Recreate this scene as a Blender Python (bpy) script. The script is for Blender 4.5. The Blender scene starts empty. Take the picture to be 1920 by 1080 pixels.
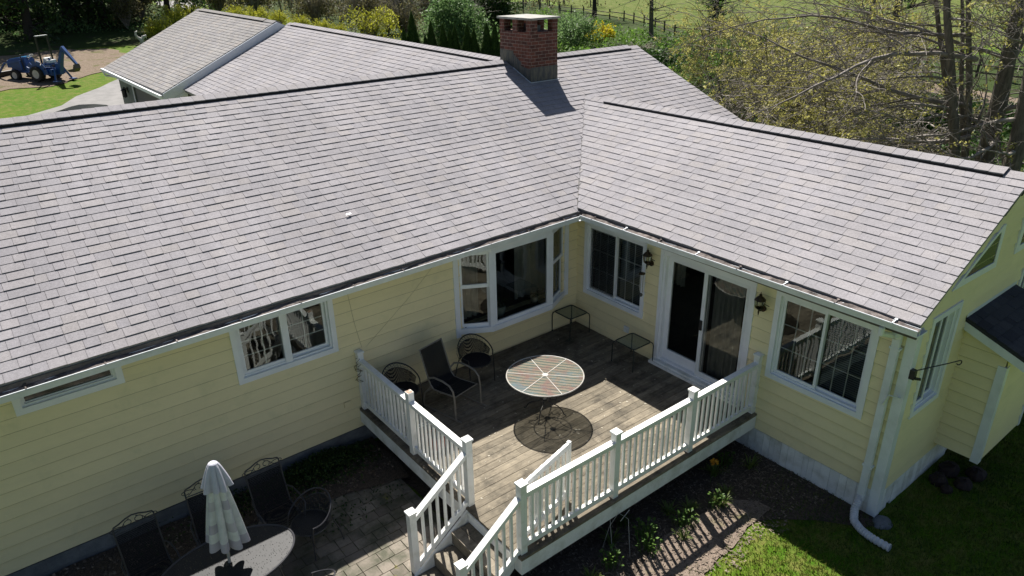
import bpy, math, random
from mathutils import Vector, Matrix
R = math.radians
SC = bpy.context.scene
COL = SC.collection

# ---------------------------------------------------------------- camera
cam_d = bpy.data.cameras.new('camera'); cam = bpy.data.objects.new('camera', cam_d); COL.objects.link(cam)
cx, cy, cz = (Vector((0.7859685, -0.61799615, -0.01828292)), Vector((0.26904893, 0.31525316, 0.91007039)),
              -Vector((0.55665625, 0.72020567, -0.41405026)))
cam.matrix_world = Matrix(((cx.x, cy.x, cz.x, -9.28785), (cx.y, cy.y, cz.y, -9.63652), (cx.z, cy.z, cz.z, 6.89379), (0, 0, 0, 1)))
cam_d.sensor_width = 36; cam_d.lens = 1346.0 / 1920 * 36
cam_d.shift_x = 6.69 / 1920; cam_d.shift_y = -2.9 / 1920
cam_d.clip_start = 0.1; cam_d.clip_end = 1500
SC.camera = cam

# ---------------------------------------------------------------- sky and sun
SUN = Vector((0.29, 0.615, 1.0)).normalized()
el = math.asin(SUN.z); az = math.atan2(SUN.x, SUN.y)
w = bpy.data.worlds.new('World'); SC.world = w; w.use_nodes = True
nt = w.node_tree; bg = nt.nodes['Background']
sky = nt.nodes.new('ShaderNodeTexSky'); sky.sky_type = 'NISHITA'; sky.sun_disc = False
sky.sun_elevation = el; sky.sun_rotation = az
nt.links.new(sky.outputs[0], bg.inputs[0]); bg.inputs[1].default_value = 0.041
sd = bpy.data.lights.new('sun', 'SUN'); sd.energy = 5.0; sd.angle = R(0.5); sd.color = (1.0, 0.96, 0.89)
so = bpy.data.objects.new('sun', sd); COL.objects.link(so); so.location = (0, 0, 60)
so.rotation_euler = (-SUN).to_track_quat('-Z', 'Y').to_euler()
SC.view_settings.view_transform = 'Standard'; SC.view_settings.look = 'None'
SC.view_settings.exposure = 0.95; SC.view_settings.gamma = 1.0
SC.cycles.use_denoising = True
SC.cycles.max_bounces = 6; SC.cycles.transparent_max_bounces = 24; SC.cycles.caustics_reflective = False
SC.cycles.caustics_refractive = False

# ---------------------------------------------------------------- helpers
OFF = {}
def tag(o, label=None, cat=None, group=None, kind=None):
    if label: o['label'] = label
    if cat: o['category'] = cat
    if group: o['group'] = group
    if kind: o['kind'] = kind
    return o
def root(name, label, cat, loc=(0, 0, 0), group=None):
    o = bpy.data.objects.new(name, None); COL.objects.link(o); o.location = loc
    o.empty_display_size = .1
    OFF[o.name] = Vector(loc); return tag(o, label, cat, group)
def kids(o): return [c for c in COL.objects if c.parent == o]
def copy_tree(o, parent=None):
    c = o.copy(); COL.objects.link(c)
    if parent: c.parent = parent
    for ch in CH.get(o.name, []): copy_tree(ch, c)
    return c
CH = {}
class MB:
    def __init__(s, xf=None): s.v = []; s.f = []; s.t = []; s.xf = xf
    def add(s, vs, fs, tone=.5):
        n = len(s.v); flip = False
        if s.xf is not None:
            vs = [s.xf @ Vector(p) for p in vs]; flip = s.xf.to_3x3().determinant() < 0
        s.v += [tuple(p) for p in vs]
        for f in fs:
            g = [i + n for i in f]
            s.f.append(g[::-1] if flip else g); s.t.append(tone)
        return s
    def box(s, x0, y0, z0, x1, y1, z1, tone=.5):
        if x0 > x1: x0, x1 = x1, x0
        if y0 > y1: y0, y1 = y1, y0
        if z0 > z1: z0, z1 = z1, z0
        return s.add([(x0,y0,z0),(x1,y0,z0),(x1,y1,z0),(x0,y1,z0),(x0,y0,z1),(x1,y0,z1),(x1,y1,z1),(x0,y1,z1)],
              [(0,3,2,1),(4,5,6,7),(0,1,5,4),(1,2,6,5),(2,3,7,6),(3,0,4,7)], tone)
    def bar(s, p, q, w, h, up=(0,0,1), tone=.5, w2=None, h2=None):
        p = Vector(p); q = Vector(q); d = (q-p).normalized(); up = Vector(up)
        if abs(d.dot(up)) > .98: up = Vector((0,1,0)) if abs(d.y) < .9 else Vector((1,0,0))
        a = d.cross(up).normalized(); b = a.cross(d)
        w2 = w if w2 is None else w2; h2 = h if h2 is None else h2
        vs = [p-a*w/2-b*h/2, p+a*w/2-b*h/2, p+a*w/2+b*h/2, p-a*w/2+b*h/2, q-a*w2/2-b*h2/2, q+a*w2/2-b*h2/2, q+a*w2/2+b*h2/2, q-a*w2/2+b*h2/2]
        return s.add(vs, [(0,3,2,1),(4,5,6,7),(0,1,5,4),(1,2,6,5),(2,3,7,6),(3,0,4,7)], tone)
    def tube(s, pts, r, n=8, closed=False, caps=True, tone=.5):
        pts = [Vector(p) for p in pts]; m = len(pts)
        rs = r if isinstance(r, (list, tuple)) else [r]*m
        vs = []; ref = None
        for i, p in enumerate(pts):
            if closed: d = pts[(i+1) % m] - pts[i-1]
            else: d = pts[min(i+1, m-1)] - pts[max(i-1, 0)]
            d = d.normalized() if d.length > 1e-9 else Vector((0,0,1))
            if ref is None: ref = Vector((0,0,1)) if abs(d.z) < .9 else Vector((1,0,0))
            a = d.cross(ref)
            if a.length < 1e-4: a = d.cross(Vector((0,1,.3)))
            a.normalize(); b = d.cross(a); ref = a.cross(d)
            for k in range(n):
                t = 2*math.pi*k/n; vs.append(p + (a*math.cos(t) + b*math.sin(t))*rs[i])
        fs = []
        for i in range(m if closed else m-1):
            j = (i+1) % m
            for k in range(n): fs.append((i*n+k, i*n+(k+1) % n, j*n+(k+1) % n, j*n+k))
        if caps and not closed: fs.append(tuple(range(n))[::-1]); fs.append(tuple((m-1)*n+k for k in range(n)))
        return s.add(vs, fs, tone)
    def lathe(s, prof, c=(0,0,0), n=20, tone=.5):
        vs = []; fs = []; m = len(prof); c = Vector(c)
        for r, z in prof:
            for k in range(n):
                t = 2*math.pi*k/n; vs.append(c + Vector((r*math.cos(t), r*math.sin(t), z)))
        for i in range(m-1):
            for k in range(n): fs.append((i*n+k, i*n+(k+1) % n, (i+1)*n+(k+1) % n, (i+1)*n+k))
        fs.append(tuple(range(n))[::-1]); fs.append(tuple((m-1)*n+k for k in range(n)))
        return s.add(vs, fs, tone)
    def prism(s, poly, ext, tone=.5):
        n = len(poly); e = Vector(ext); vs = [Vector(p) for p in poly] + [Vector(p)+e for p in poly]
        fs = [tuple(range(n))[::-1], tuple(range(n, 2*n))] + [(i, (i+1) % n, n+(i+1) % n, n+i) for i in range(n)]
        return s.add(vs, fs, tone)
    def quad(s, a, b, c, d, tone=.5): return s.add([a,b,c,d], [(0,1,2,3)], tone)
    def grid(s, fn, nu, nv, tone=.5):
        vs = [fn(i/nu, j/nv) for j in range(nv+1) for i in range(nu+1)]
        fs = [(j*(nu+1)+i, j*(nu+1)+i+1, (j+1)*(nu+1)+i+1, (j+1)*(nu+1)+i) for j in range(nv) for i in range(nu)]
        return s.add(vs, fs, tone)
    def blob(s, c, rx, ry, rz, seed=0, n=10, m=7, k=.15, tone=.5):
        rnd = random.Random(seed); c = Vector(c); vs = []; fs = []
        for j in range(m+1):
            ph = math.pi*j/m
            for i in range(n):
                th = 2*math.pi*i/n; q = 1 + rnd.uniform(-k, k)
                vs.append(c + Vector((rx*math.sin(ph)*math.cos(th)*q, ry*math.sin(ph)*math.sin(th)*q, -rz*math.cos(ph)*q)))
        for j in range(m):
            for i in range(n): fs.append((j*n+i, j*n+(i+1) % n, (j+1)*n+(i+1) % n, (j+1)*n+i))
        return s.add(vs, fs, tone)
    def build(s, name, mat, parent=None, smooth=False, uv=False, label=None, off=None):
        off = Vector(off) if off is not None else (OFF[parent.name] if parent is not None else Vector((0,0,0)))
        me = bpy.data.meshes.new(name)
        me.from_pydata([tuple(Vector(p)-off) for p in s.v], [], s.f)
        me.materials.append(mat)
        at = me.attributes.new('tone', 'FLOAT', 'FACE'); at.data.foreach_set('value', s.t)
        if smooth: me.polygons.foreach_set('use_smooth', [True]*len(me.polygons))
        if uv:
            ul = me.uv_layers.new(name='UVMap'); dat = [0.0]*(2*len(me.loops))
            for p in me.polygons:
                n = p.normal; ax, ay, az_ = abs(n.x), abs(n.y), abs(n.z)
                for li in p.loop_indices:
                    co = me.vertices[me.loops[li].vertex_index].co
                    if az_ > .7: q = (co.x, co.y)
                    elif ax > ay: q = (co.y, co.z)
                    else: q = (co.x, co.z)
                    dat[2*li], dat[2*li+1] = q
            ul.data.foreach_set('uv', dat)
        me.update()
        o = bpy.data.objects.new(name, me); COL.objects.link(o)
        if parent is not None:
            o.parent = parent; CH.setdefault(parent.name, []).append(o)
        else: o.location = off
        OFF[o.name] = off
        if label: o['label'] = label
        return o
def structure(name, mb, mat, **k): return tag(mb.build(name, mat, **k), kind='structure')
def solo(name, label, cat, mb, mat, loc, group=None, **k): return tag(mb.build(name, mat, off=loc, **k), label, cat, group)
def place(o, loc, rz=0, s=None):
    o.location = loc; o.rotation_euler = (0, 0, rz)
    if s: o.scale = (s, s, s)
    return o

# ---------------------------------------------------------------- materials
def nm(name):
    m = bpy.data.materials.new(name); m.use_nodes = True
    return m, m.node_tree, m.node_tree.nodes['Principled BSDF']
def add(nt, t, **k):
    n = nt.nodes.new(t)
    for a, b in k.items():
        if a.startswith('i_'): n.inputs[a[2:].replace('_', ' ')].default_value = b
        else: setattr(n, a, b)
    return n
def mix(nt, fac, a, b, bt='MIX'):
    n = nt.nodes.new('ShaderNodeMix'); n.data_type = 'RGBA'; n.blend_type = bt
    for s, v in ((0, fac), (6, a), (7, b)):
        if isinstance(v, (int, float)): n.inputs[s].default_value = v
        elif isinstance(v, tuple): n.inputs[s].default_value = (*v[:3], 1)
        else: nt.links.new(v, n.inputs[s])
    return n.outputs[2]
def ramp(nt, src, stops, interp='LINEAR'):
    n = nt.nodes.new('ShaderNodeValToRGB'); cr = n.color_ramp; cr.interpolation = interp
    while len(cr.elements) < len(stops): cr.elements.new(.5)
    for e, (p, c) in zip(cr.elements, stops):
        e.position = p; e.color = (c, c, c, 1) if isinstance(c, (int, float)) else (*c, 1)
    nt.links.new(src, n.inputs[0]); return n.outputs[0]
def noise(nt, vec, scale, detail=3, rough=.6, dist=0.0):
    n = add(nt, 'ShaderNodeTexNoise'); n.inputs['Scale'].default_value = scale; n.inputs['Detail'].default_value = detail
    n.inputs['Roughness'].default_value = rough; n.inputs['Distortion'].default_value = dist
    if vec is not None: nt.links.new(vec, n.inputs['Vector'])
    return n.outputs['Fac']
def coords(nt, kind='Object', scale=None, rot=None):
    t = nt.nodes.new('ShaderNodeTexCoord'); o = t.outputs[kind]
    if scale or rot:
        mp = nt.nodes.new('ShaderNodeMapping'); nt.links.new(o, mp.inputs[0])
        if scale: mp.inputs['Scale'].default_value = scale
        if rot: mp.inputs['Rotation'].default_value = rot
        o = mp.outputs[0]
    return o
def tone_attr(nt):
    n = nt.nodes.new('ShaderNodeAttribute'); n.attribute_name = 'tone'; return n.outputs['Fac']
def bump(nt, b, h, strength=.3, dist=.01):
    n = nt.nodes.new('ShaderNodeBump'); n.inputs['Strength'].default_value = strength; n.inputs['Distance'].default_value = dist
    nt.links.new(h, n.inputs['Height']); nt.links.new(n.outputs[0], b.inputs['Normal'])
def simple(name, c1, c2=None, scale=6, rough=.6, metal=0, tone=0.0, bumps=0.0, fine=0.0, stretch=None, lo=.35, hi=.65, spec=.4):
    """two-colour noise, optional per-face tone, optional fine grain"""
    m, nt, b = nm(name); c2 = c2 or tuple(min(1, x*.82) for x in c1)
    v = coords(nt, 'Object', stretch)
    f = ramp(nt, noise(nt, v, scale, 5), [(lo, 0.0), (hi, 1.0)])
    col = mix(nt, f, c1, c2)
    if fine:
        g = ramp(nt, noise(nt, coords(nt, 'Object'), 140, 2), [(.3, 1-fine), (.7, 1+fine)])
        col = mix(nt, 1.0, col, g, 'MULTIPLY')
    if tone:
        g = ramp(nt, tone_attr(nt), [(0, 1-tone), (1, 1+tone)])
        col = mix(nt, 1.0, col, g, 'MULTIPLY')
    nt.links.new(col, b.inputs['Base Color'])
    b.inputs['Roughness'].default_value = rough; b.inputs['Metallic'].default_value = metal
    b.inputs['Specular IOR Level'].default_value = spec
    if bumps: bump(nt, b, noise(nt, v, scale*8, 4), bumps, .01)
    return m

def shingle_mat(name, c, cw, cb, amp=.2):
    m, nt, b = nm(name); v = coords(nt, 'Object')
    t = tone_attr(nt)
    col = ramp(nt, t, [(0, tuple(x*(1-amp) for x in cb)), (.3, cb), (.55, c), (.8, cw), (1, tuple(x*(1+amp) for x in c))])
    g = ramp(nt, noise(nt, v, 230, 2, .8), [(.25, .5), (.75, 1.5)]); col = mix(nt, 1.0, col, g, 'MULTIPLY')
    g = ramp(nt, noise(nt, v, 32, 3, .7), [(.3, .86), (.7, 1.1)]); col = mix(nt, 1.0, col, g, 'MULTIPLY')
    g = ramp(nt, noise(nt, v, .55, 4, .6), [(.35, .90), (.7, 1.07)]); col = mix(nt, 1.0, col, g, 'MULTIPLY')
    g = ramp(nt, noise(nt, coords(nt, 'Object', (3.2, .45, .45)), 1.6, 4, .65), [(.38, .93), (.66, 1.04)]); col = mix(nt, 1.0, col, g, 'MULTIPLY')
    nt.links.new(col, b.inputs['Base Color']); b.inputs['Roughness'].default_value = .9
    b.inputs['Specular IOR Level'].default_value = .15
    bump(nt, b, noise(nt, v, 220, 2, .8), .35, .006)
    return m
def brick_mat():
    m, nt, b = nm('chimney_brick'); v = coords(nt, 'UV')
    br = add(nt, 'ShaderNodeTexBrick'); nt.links.new(v, br.inputs['Vector'])
    for k, x in (('Scale', 1.0), ('Mortar Size', .006), ('Mortar Smooth', .2), ('Brick Width', .21), ('Row Height', .075), ('Bias', -.1)): br.inputs[k].default_value = x
    br.inputs['Color1'].default_value = (.155, .047, .030, 1); br.inputs['Color2'].default_value = (.068, .024, .018, 1); br.inputs['Mortar'].default_value = (.24, .18, .155, 1)
    g = ramp(nt, noise(nt, coords(nt), 9, 5, .75), [(.3, .55), (.7, 1.3)]); col = mix(nt, 1.0, br.outputs[0], g, 'MULTIPLY')
    nt.links.new(col, b.inputs['Base Color']); b.inputs['Roughness'].default_value = .85
    bump(nt, b, br.outputs['Fac'], -.6, .008); return m
def leaf_mat(name, dark, light, trans=.35, rough=.55):
    m, nt, b = nm(name)
    col = ramp(nt, tone_attr(nt), [(0, dark), (1, light)])
    nt.links.new(col, b.inputs['Base Color']); b.inputs['Roughness'].default_value = rough; b.inputs['Specular IOR Level'].default_value = .25
    tr = add(nt, 'ShaderNodeBsdfTranslucent'); nt.links.new(col, tr.inputs[0])
    mx = add(nt, 'ShaderNodeMixShader'); mx.inputs[0].default_value = trans
    nt.links.new(b.outputs[0], mx.inputs[1]); nt.links.new(tr.outputs[0], mx.inputs[2])
    nt.links.new(mx.outputs[0], nt.nodes['Material Output'].inputs[0]); return m
def glass_mat(name, tint=.8, ior=1.75, rough=0.0, refl=(.93, 1, .97)):
    m, nt, b = nm(name); nt.nodes.remove(b)
    fr = add(nt, 'ShaderNodeFresnel'); fr.inputs[0].default_value = ior
    tr = add(nt, 'ShaderNodeBsdfTransparent'); tr.inputs[0].default_value = (tint*.97, tint, tint*.98, 1)
    gl = add(nt, 'ShaderNodeBsdfGlossy'); gl.inputs['Roughness'].default_value = rough; gl.inputs[0].default_value = (*refl, 1)
    bp = add(nt, 'ShaderNodeBump'); bp.inputs['Strength'].default_value = .12; bp.inputs['Distance'].default_value = .02
    nt.links.new(noise(nt, coords(nt), 2.2, 2), bp.inputs['Height']); nt.links.new(bp.outputs[0], gl.inputs['Normal'])
    mx = add(nt, 'ShaderNodeMixShader'); nt.links.new(fr.outputs[0], mx.inputs[0])
    nt.links.new(tr.outputs[0], mx.inputs[1]); nt.links.new(gl.outputs[0], mx.inputs[2])
    nt.links.new(mx.outputs[0], nt.nodes['Material Output'].inputs[0]); return m
def mesh_mat(name, col, fac, rough=.5, period=.016, spec=.12):
    """woven or expanded-metal sheet: fine holes let light through"""
    m, nt, b = nm(name); b.inputs['Base Color'].default_value = (*col, 1); b.inputs['Roughness'].default_value = rough; b.inputs['Specular IOR Level'].default_value = spec
    v = coords(nt, 'Object', (1/period, 1/period, 1/period))
    vo = add(nt, 'ShaderNodeTexVoronoi'); vo.inputs['Scale'].default_value = 1.0; vo.inputs['Randomness'].default_value = .25
    nt.links.new(v, vo.inputs['Vector'])
    f = ramp(nt, vo.outputs['Distance'], [(fac-.04, 1.0), (fac+.04, 0.0)])
    tr = add(nt, 'ShaderNodeBsdfTransparent'); mx = add(nt, 'ShaderNodeMixShader'); nt.links.new(f, mx.inputs[0])
    nt.links.new(b.outputs[0], mx.inputs[1]); nt.links.new(tr.outputs[0], mx.inputs[2])
    nt.links.new(mx.outputs[0], nt.nodes['Material Output'].inputs[0]); return m
def cov(nt): # 3-D position
    return coords(nt, 'Object')

M = {}
M['shingle'] = shingle_mat('weathered_grey_shingle', (.290, .275, .288), (.297, .278, .281), (.274, .262, .278), .05)
M['dark_shingle'] = shingle_mat('charcoal_shingle', (.055, .056, .064), (.064, .063, .07), (.043, .044, .052))
M['ridge_vent'] = simple('black_ridge_vent', (.012, .012, .014), rough=.8)
def siding_mat():
    m, nt, b = nm('yellow_siding'); v = coords(nt)
    col = mix(nt, ramp(nt, noise(nt, v, .8, 4), [(.3, 0.0), (.7, 1.0)]), (.85, .742, .455), (.79, .695, .425))
    g = ramp(nt, noise(nt, coords(nt, 'Object', (1.2, 1.2, 5)), 3.5, 6, .7), [(.3, .96), (.7, 1.02)]); col = mix(nt, 1.0, col, g, 'MULTIPLY')
    al = ramp(nt, noise(nt, v, 2.1, 5, .7), [(.56, 0.0), (.8, .35)]); col = mix(nt, al, col, (.46, .47, .27))
    g = ramp(nt, tone_attr(nt), [(0, .34), (.1, .95), (1, 1.04)]); col = mix(nt, 1.0, col, g, 'MULTIPLY')  # lowest tone darkens the course lips: painted lap shadow and grime
    nt.links.new(col, b.inputs['Base Color']); b.inputs['Roughness'].default_value = .55; b.inputs['Specular IOR Level'].default_value = .3
    return m
M['siding'] = siding_mat()
M['white'] = simple('white_painted_trim', (.74, .76, .77), (.60, .62, .61), 4, .5, lo=.45, hi=.8, bumps=.03)
M['vinyl'] = simple('white_window_vinyl', (.80, .82, .85), (.74, .76, .79), 3, .35)
M['rail'] = simple('white_railing_paint', (.80, .80, .78), (.56, .56, .49), 6, .55, lo=.52, hi=.85, bumps=.05, tone=.06)
M['old_white'] = simple('dirty_white_boards', (.76, .77, .76), (.50, .50, .44), 3.5, .7, fine=.08, lo=.45, hi=.75, bumps=.15, tone=.1)
M['gutter'] = simple('white_gutter_metal', (.72, .75, .77), (.55, .57, .57), 2.5, .4, lo=.45, hi=.8)
M['litter'] = simple('gutter_litter', (.06, .05, .045), (.20, .17, .16), 9, .95, fine=.4, bumps=.8)
M['block'] = simple('grey_foundation_block', (.17, .18, .19), (.11, .12, .13), 5, .9, tone=.15, fine=.2, bumps=.4)
M['brick'] = brick_mat()
M['cap'] = simple('concrete_cap', (.40, .39, .36), (.24, .235, .215), 6, .9, fine=.15, bumps=.3)
M['lead'] = simple('dull_flashing', (.065, .068, .075), (.13, .12, .10), 7, .6, .2, fine=.2, lo=.4, hi=.6, stretch=(3, 3, .6))
M['sealant'] = simple('pale_sealant', (.55, .58, .62), rough=.6)
M['glass'] = glass_mat('window_glass')
def dusty_glass():
    m, nt, b = nm('dusty_table_glass'); b.inputs['Base Color'].default_value = (.10, .13, .115, 1); b.inputs['Roughness'].default_value = .12
    tr = add(nt, 'ShaderNodeBsdfTransparent'); tr.inputs[0].default_value = (.7, .78, .74, 1); mx = add(nt, 'ShaderNodeMixShader'); mx.inputs[0].default_value = .45
    nt.links.new(b.outputs[0], mx.inputs[1]); nt.links.new(tr.outputs[0], mx.inputs[2]); nt.links.new(mx.outputs[0], nt.nodes['Material Output'].inputs[0]); return m
M['thin_glass'] = dusty_glass()
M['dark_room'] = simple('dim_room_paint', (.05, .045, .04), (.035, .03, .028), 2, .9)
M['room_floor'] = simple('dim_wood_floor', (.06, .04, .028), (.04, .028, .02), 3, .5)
M['curtain'] = simple('sheer_curtain', (.24, .25, .235), (.18, .19, .18), 4, .9)
M['blind'] = simple('pale_blind_slats', (.45, .47, .47), (.38, .40, .41), 4, .7)
M['screen'] = mesh_mat('insect_screen', (.03, .032, .036), .42, .6, .008)
M['brass'] = simple('aged_brass', (.085, .06, .035), (.04, .032, .026), 18, .4, .7)
M['lamp_glass'] = glass_mat('lantern_glass', .8, 1.5)
M['black_iron'] = simple('black_iron', (.013, .013, .015), (.02, .02, .022), 12, .42)
M['wire'] = simple('thin_cable', (.33, .29, .16), rough=.7)
M['brown_wire'] = simple('tangled_cord', (.06, .04, .025), rough=.7)
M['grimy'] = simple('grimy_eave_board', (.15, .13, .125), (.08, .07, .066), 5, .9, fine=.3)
# ================================================================ HOUSE
yA, EO, EZ, SL = .1, .45, 2.56, .428           # main wall line, eave overhang, eave height, pitch
YR, ZR, XW, ZW = 4.57, 4.67, 2.79, 3.947      # main ridge, wing ridge
XL, XR, YE, YW = -14.0, 6.33, -6.50, -6.37    # roof ends; wing rake and wing end wall
def zm(y): return EZ + SL*(y - yA + EO)
def zw(x): return EZ + SL*(x + EO)
house = root('yellow_house', 'pale yellow clapboard house with grey shingle roofs, brick chimney and back wing', 'house', (-4.0, 4.5, -.75))
def fA(y): return Matrix(((1,0,0,0),(0,-1,0,y),(0,0,1,0),(0,0,0,1)))                 # wall facing -Y : u = x
def fB(x, y0=0): return Matrix(((0,-1,0,x),(-1,0,0,y0),(0,0,1,0),(0,0,0,1)))         # wall facing -X : u = y0 - y
rnd = random.Random(5)

# ---- roofs of separate overlapping tabs, laid in courses between an eave edge e0-e1 and a ridge edge r0-r1
def shingles(mb, e0, e1, r0, r1, cut=None, seed=1, expo=.168):
    rr = random.Random(seed); e0, e1, r0, r1 = map(Vector, (e0, e1, r0, r1))
    Lv = ((r0-e0).length + (r1-e1).length)/2; Lu = (e1-e0).length
    N = (e1-e0).cross(r0-e0).normalized()
    if N.z < 0: N = -N
    def P(s, t, h=0): return (e0.lerp(e1, s)).lerp(r0.lerp(r1, s), t) + N*h
    n = int(round(Lv/expo)); off = rr.uniform(0, 1)
    for k in range(n):
        t0, t1 = k/n, (k+1)/n
        iv = cut(t0, t1) if cut else [(0, 1, 0, 1)]
        for (a0, b0, a1, b1) in iv:                      # interval at the lower and at the upper line of the course
            u = min(a0, a1)*Lu - rr.uniform(0, .3); end = max(b0, b1)*Lu; raised = False; wob = 0
            while u < end:
                wd = rr.choice((.14, .18, .22, .26, .31, .36)) if not raised else rr.choice((.15, .19, .23, .28))
                s0, s1 = u/Lu, (u+wd)/Lu; u += wd
                raised = not raised or rr.random() < .15
                tone = min(1, max(0, rr.gauss(.5, .19)))
                s0 += .0018/Lu; s1 -= .0018/Lu; l0, l1 = max(s0, a0), min(s1, b0); h0, h1 = max(s0, a1), min(s1, b1)
                if l1 - l0 < 1e-5 and h1 - h0 < 1e-5: continue
                if l1 < l0: l0 = l1 = (l0+l1)/2
                if h1 < h0: h0 = h1 = (h0+h1)/2
                hb = (.0134 if raised else .0080) + rr.uniform(-.001, .002); ht = .0012
                vs = [P(l0, t0, hb), P(l1, t0, hb), P(h1, t1, ht), P(h0, t1, ht), P(l0, t0, -.004), P(l1, t0, -.004)]
                mb.add(vs, [(0,1,2,3), (4,5,1,0), (4,0,3), (5,2,1)], tone)
    return P
def ridge_caps(mb, a, b, wl, dn, up=.0, seed=3, step=.2, down=SL):
    """bent cap shingles along a ridge a-b; dn = horizontal unit across"""
    rr = random.Random(seed); a = Vector(a); b = Vector(b); d = b-a; L = d.length; d.normalize(); dn = Vector(dn)
    n = int(L/step)
    for i in range(n):
        p = a + d*(i*L/n); q = a + d*((i+1)*L/n + .02); z0, z1 = up+.018, up+.012
        if rr.random() < .5: pass
        t = min(1, max(0, rr.gauss(.58, .16)))
        for sgn in (-1, 1):
            o = dn*sgn*wl; dz = Vector((0,0,-wl*down))
            v = [p+Vector((0,0,z0)), q+Vector((0,0,z1)), q+o+dz+Vector((0,0,z1)), p+o+dz+Vector((0,0,z0)),
                 p+o+dz+Vector((0,0,z0-.016)), q+o+dz+Vector((0,0,z1-.016)), p+Vector((0,0,z0-.016))]
            mb.add(v, [(0,1,2,3) if sgn < 0 else (3,2,1,0), (3,2,5,4), (0,3,4,6)], t)

# main front slope : cut out by the wing roof
ye = -.31; zE = zm(ye); zEL = zE - .125      # the old eave sags a little towards the far left
def cut_main(t0, t1):
    out = []
    W = XR - XL
    def xv(t):
        y = ye + (YR-ye)*t; return y - yA      # valley x on the left side
    xs0, xs1 = xv(t0), xv(t1)
    if xs0 >= XW: return [(0, 1, 0, 1)]
    l0, l1 = (min(xs0, XW)-XL)/W, (min(xs1, XW)-XL)/W
    r0, r1 = (2*XW-min(xs0, XW)-XL)/W, (2*XW-min(xs1, XW)-XL)/W
    out.append((0, l0, 0, l1))
    if r0 < 1: out.append((min(r0, 1), 1, min(r1, 1), 1))
    return out
mb = MB()
shingles(mb, (XL, ye, zEL), (XR, ye, zE+.055), (XL, YR, ZR), (XR, YR, ZR), cut_main, 11)
mb.add([(XL, ye+.01, zEL-.006), (XR, ye+.01, zE+.048), (XR, YR, ZR-.012), (XL, YR, ZR-.012), (XL, ye+.01, zEL-.03), (XR, ye+.01, zE+.03), (XR, YR, ZR-.10), (XL, YR, ZR-.10)], [(0,1,2,3), (7,6,5,4), (0,4,5,1), (0,3,7,4), (1,5,6,2)], 0.0)
mb.prism([(XL, YR, ZR-.012), (XL, 2*YR-ye, zE-.012), (XL, 2*YR-ye, zE-.09), (XL, YR, ZR-.10)], (XR-XL, 0, 0), .5)
ridge_caps(mb, (XL, YR, ZR+.035), (1.62, YR, ZR+.035), .16, (0, 1, 0), seed=4)
ridge_caps(mb, (2.62, YR, ZR+.035), (5.95, YR, ZR+.035), .16, (0, 1, 0), seed=5)
ridge_caps(mb, (5.95, YR, ZR), (XR, YR, ZR), .16, (0, 1, 0), seed=6)
roof = mb.build('roof', M['shingle'], house, label='grey shingle roof of the long main house')
mb = MB()
for x0, x1 in ((XL, 1.35), (2.62, 5.95)):
    mb.prism([(x0, YR-.17, ZR-.155*SL-.004), (x0, YR, ZR+.03), (x0, YR+.17, ZR-.155*SL-.004), (x0, YR+.17, ZR-.155*SL-.03), (x0, YR-.17, ZR-.155*SL-.03)], (x1-x0, 0, 0))
    mb.box(x0, YR-.168, ZR-.17*SL-.01, x1, YR-.150, ZR-.17*SL+.038)
mb.build('ridge_vent', M['ridge_vent'], roof)

# wing roof
xe = -EO + .12; zE2 = zw(xe)
def cut_wing(t0, t1):
    L = (XW+yA+.0) - YE                         # parametrised from y = YE (s=0) to y = XW+yA (s=1)
    f = lambda t: ((xe + (XW-xe)*t + yA) - YE)/L
    return [(0, f(t0), 0, f(t1))]
mb = MB()
shingles(mb, (xe, YE, zE2), (xe, XW+yA, zE2), (XW, YE+.115, ZW), (XW, XW+yA, ZW), cut_wing, 21)
def cut_wing_r(t0, t1):
    L = (XW+yA) - YE; f = lambda t: ((xe + (XW-xe)*t + yA) - YE)/L
    return [(0, f(t0), 0, f(t1))]
shingles(mb, (2*XW-xe, YE, zE2), (2*XW-xe, XW+yA, zE2), (XW, YE+.115, ZW), (XW, XW+yA, ZW), cut_wing_r, 22)
for sx in (-1, 1):
    ex = XW + sx*(XW-xe-.02)
    mb.prism([(ex, YE+.01, zE2-.012), (XW, YE+.122, ZW-.012), (XW, YE+.122, ZW-.06), (ex, YE+.01, zE2-.05)], (0, 1.5-YE, 0), 0.0)
ridge_caps(mb, (XW, YE+.45, ZW+.035), (XW, 2.1, ZW+.035), .16, (1, 0, 0), seed=7)
ridge_caps(mb, (XW, YE+.12, ZW), (XW, YE+.45, ZW), .16, (1, 0, 0), seed=8)
ridge_caps(mb, (XW, 2.1, ZW), (XW, XW+yA-.1, ZW), .15, (1, 0, 0), seed=9)
wroof = mb.build('roof', M['shingle'], house, label='grey shingle roof of the lower back wing')
mb = MB()
y0, y1 = YE+.45, 2.1
mb.prism([(XW-.17, y0, ZW-.155*SL-.004), (XW, y0, ZW+.03), (XW+.17, y0, ZW-.155*SL-.004), (XW+.17, y0, ZW-.155*SL-.03), (XW-.17, y0, ZW-.155*SL-.03)], (0, y1-y0, 0))
mb.box(XW-.168, y0, ZW-.17*SL-.01, XW-.150, y1, ZW-.17*SL+.038)
mb.build('ridge_vent', M['ridge_vent'], wroof)
# valley seam
mb = MB()
mb.bar((-.36, -.26, zw(-.36)+.006), (XW-.05, XW+yA-.05, ZW-.012), .03, .006, (0, -.4, .9))
mb.build('valley_flashing', M['lead'], wroof)

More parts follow.
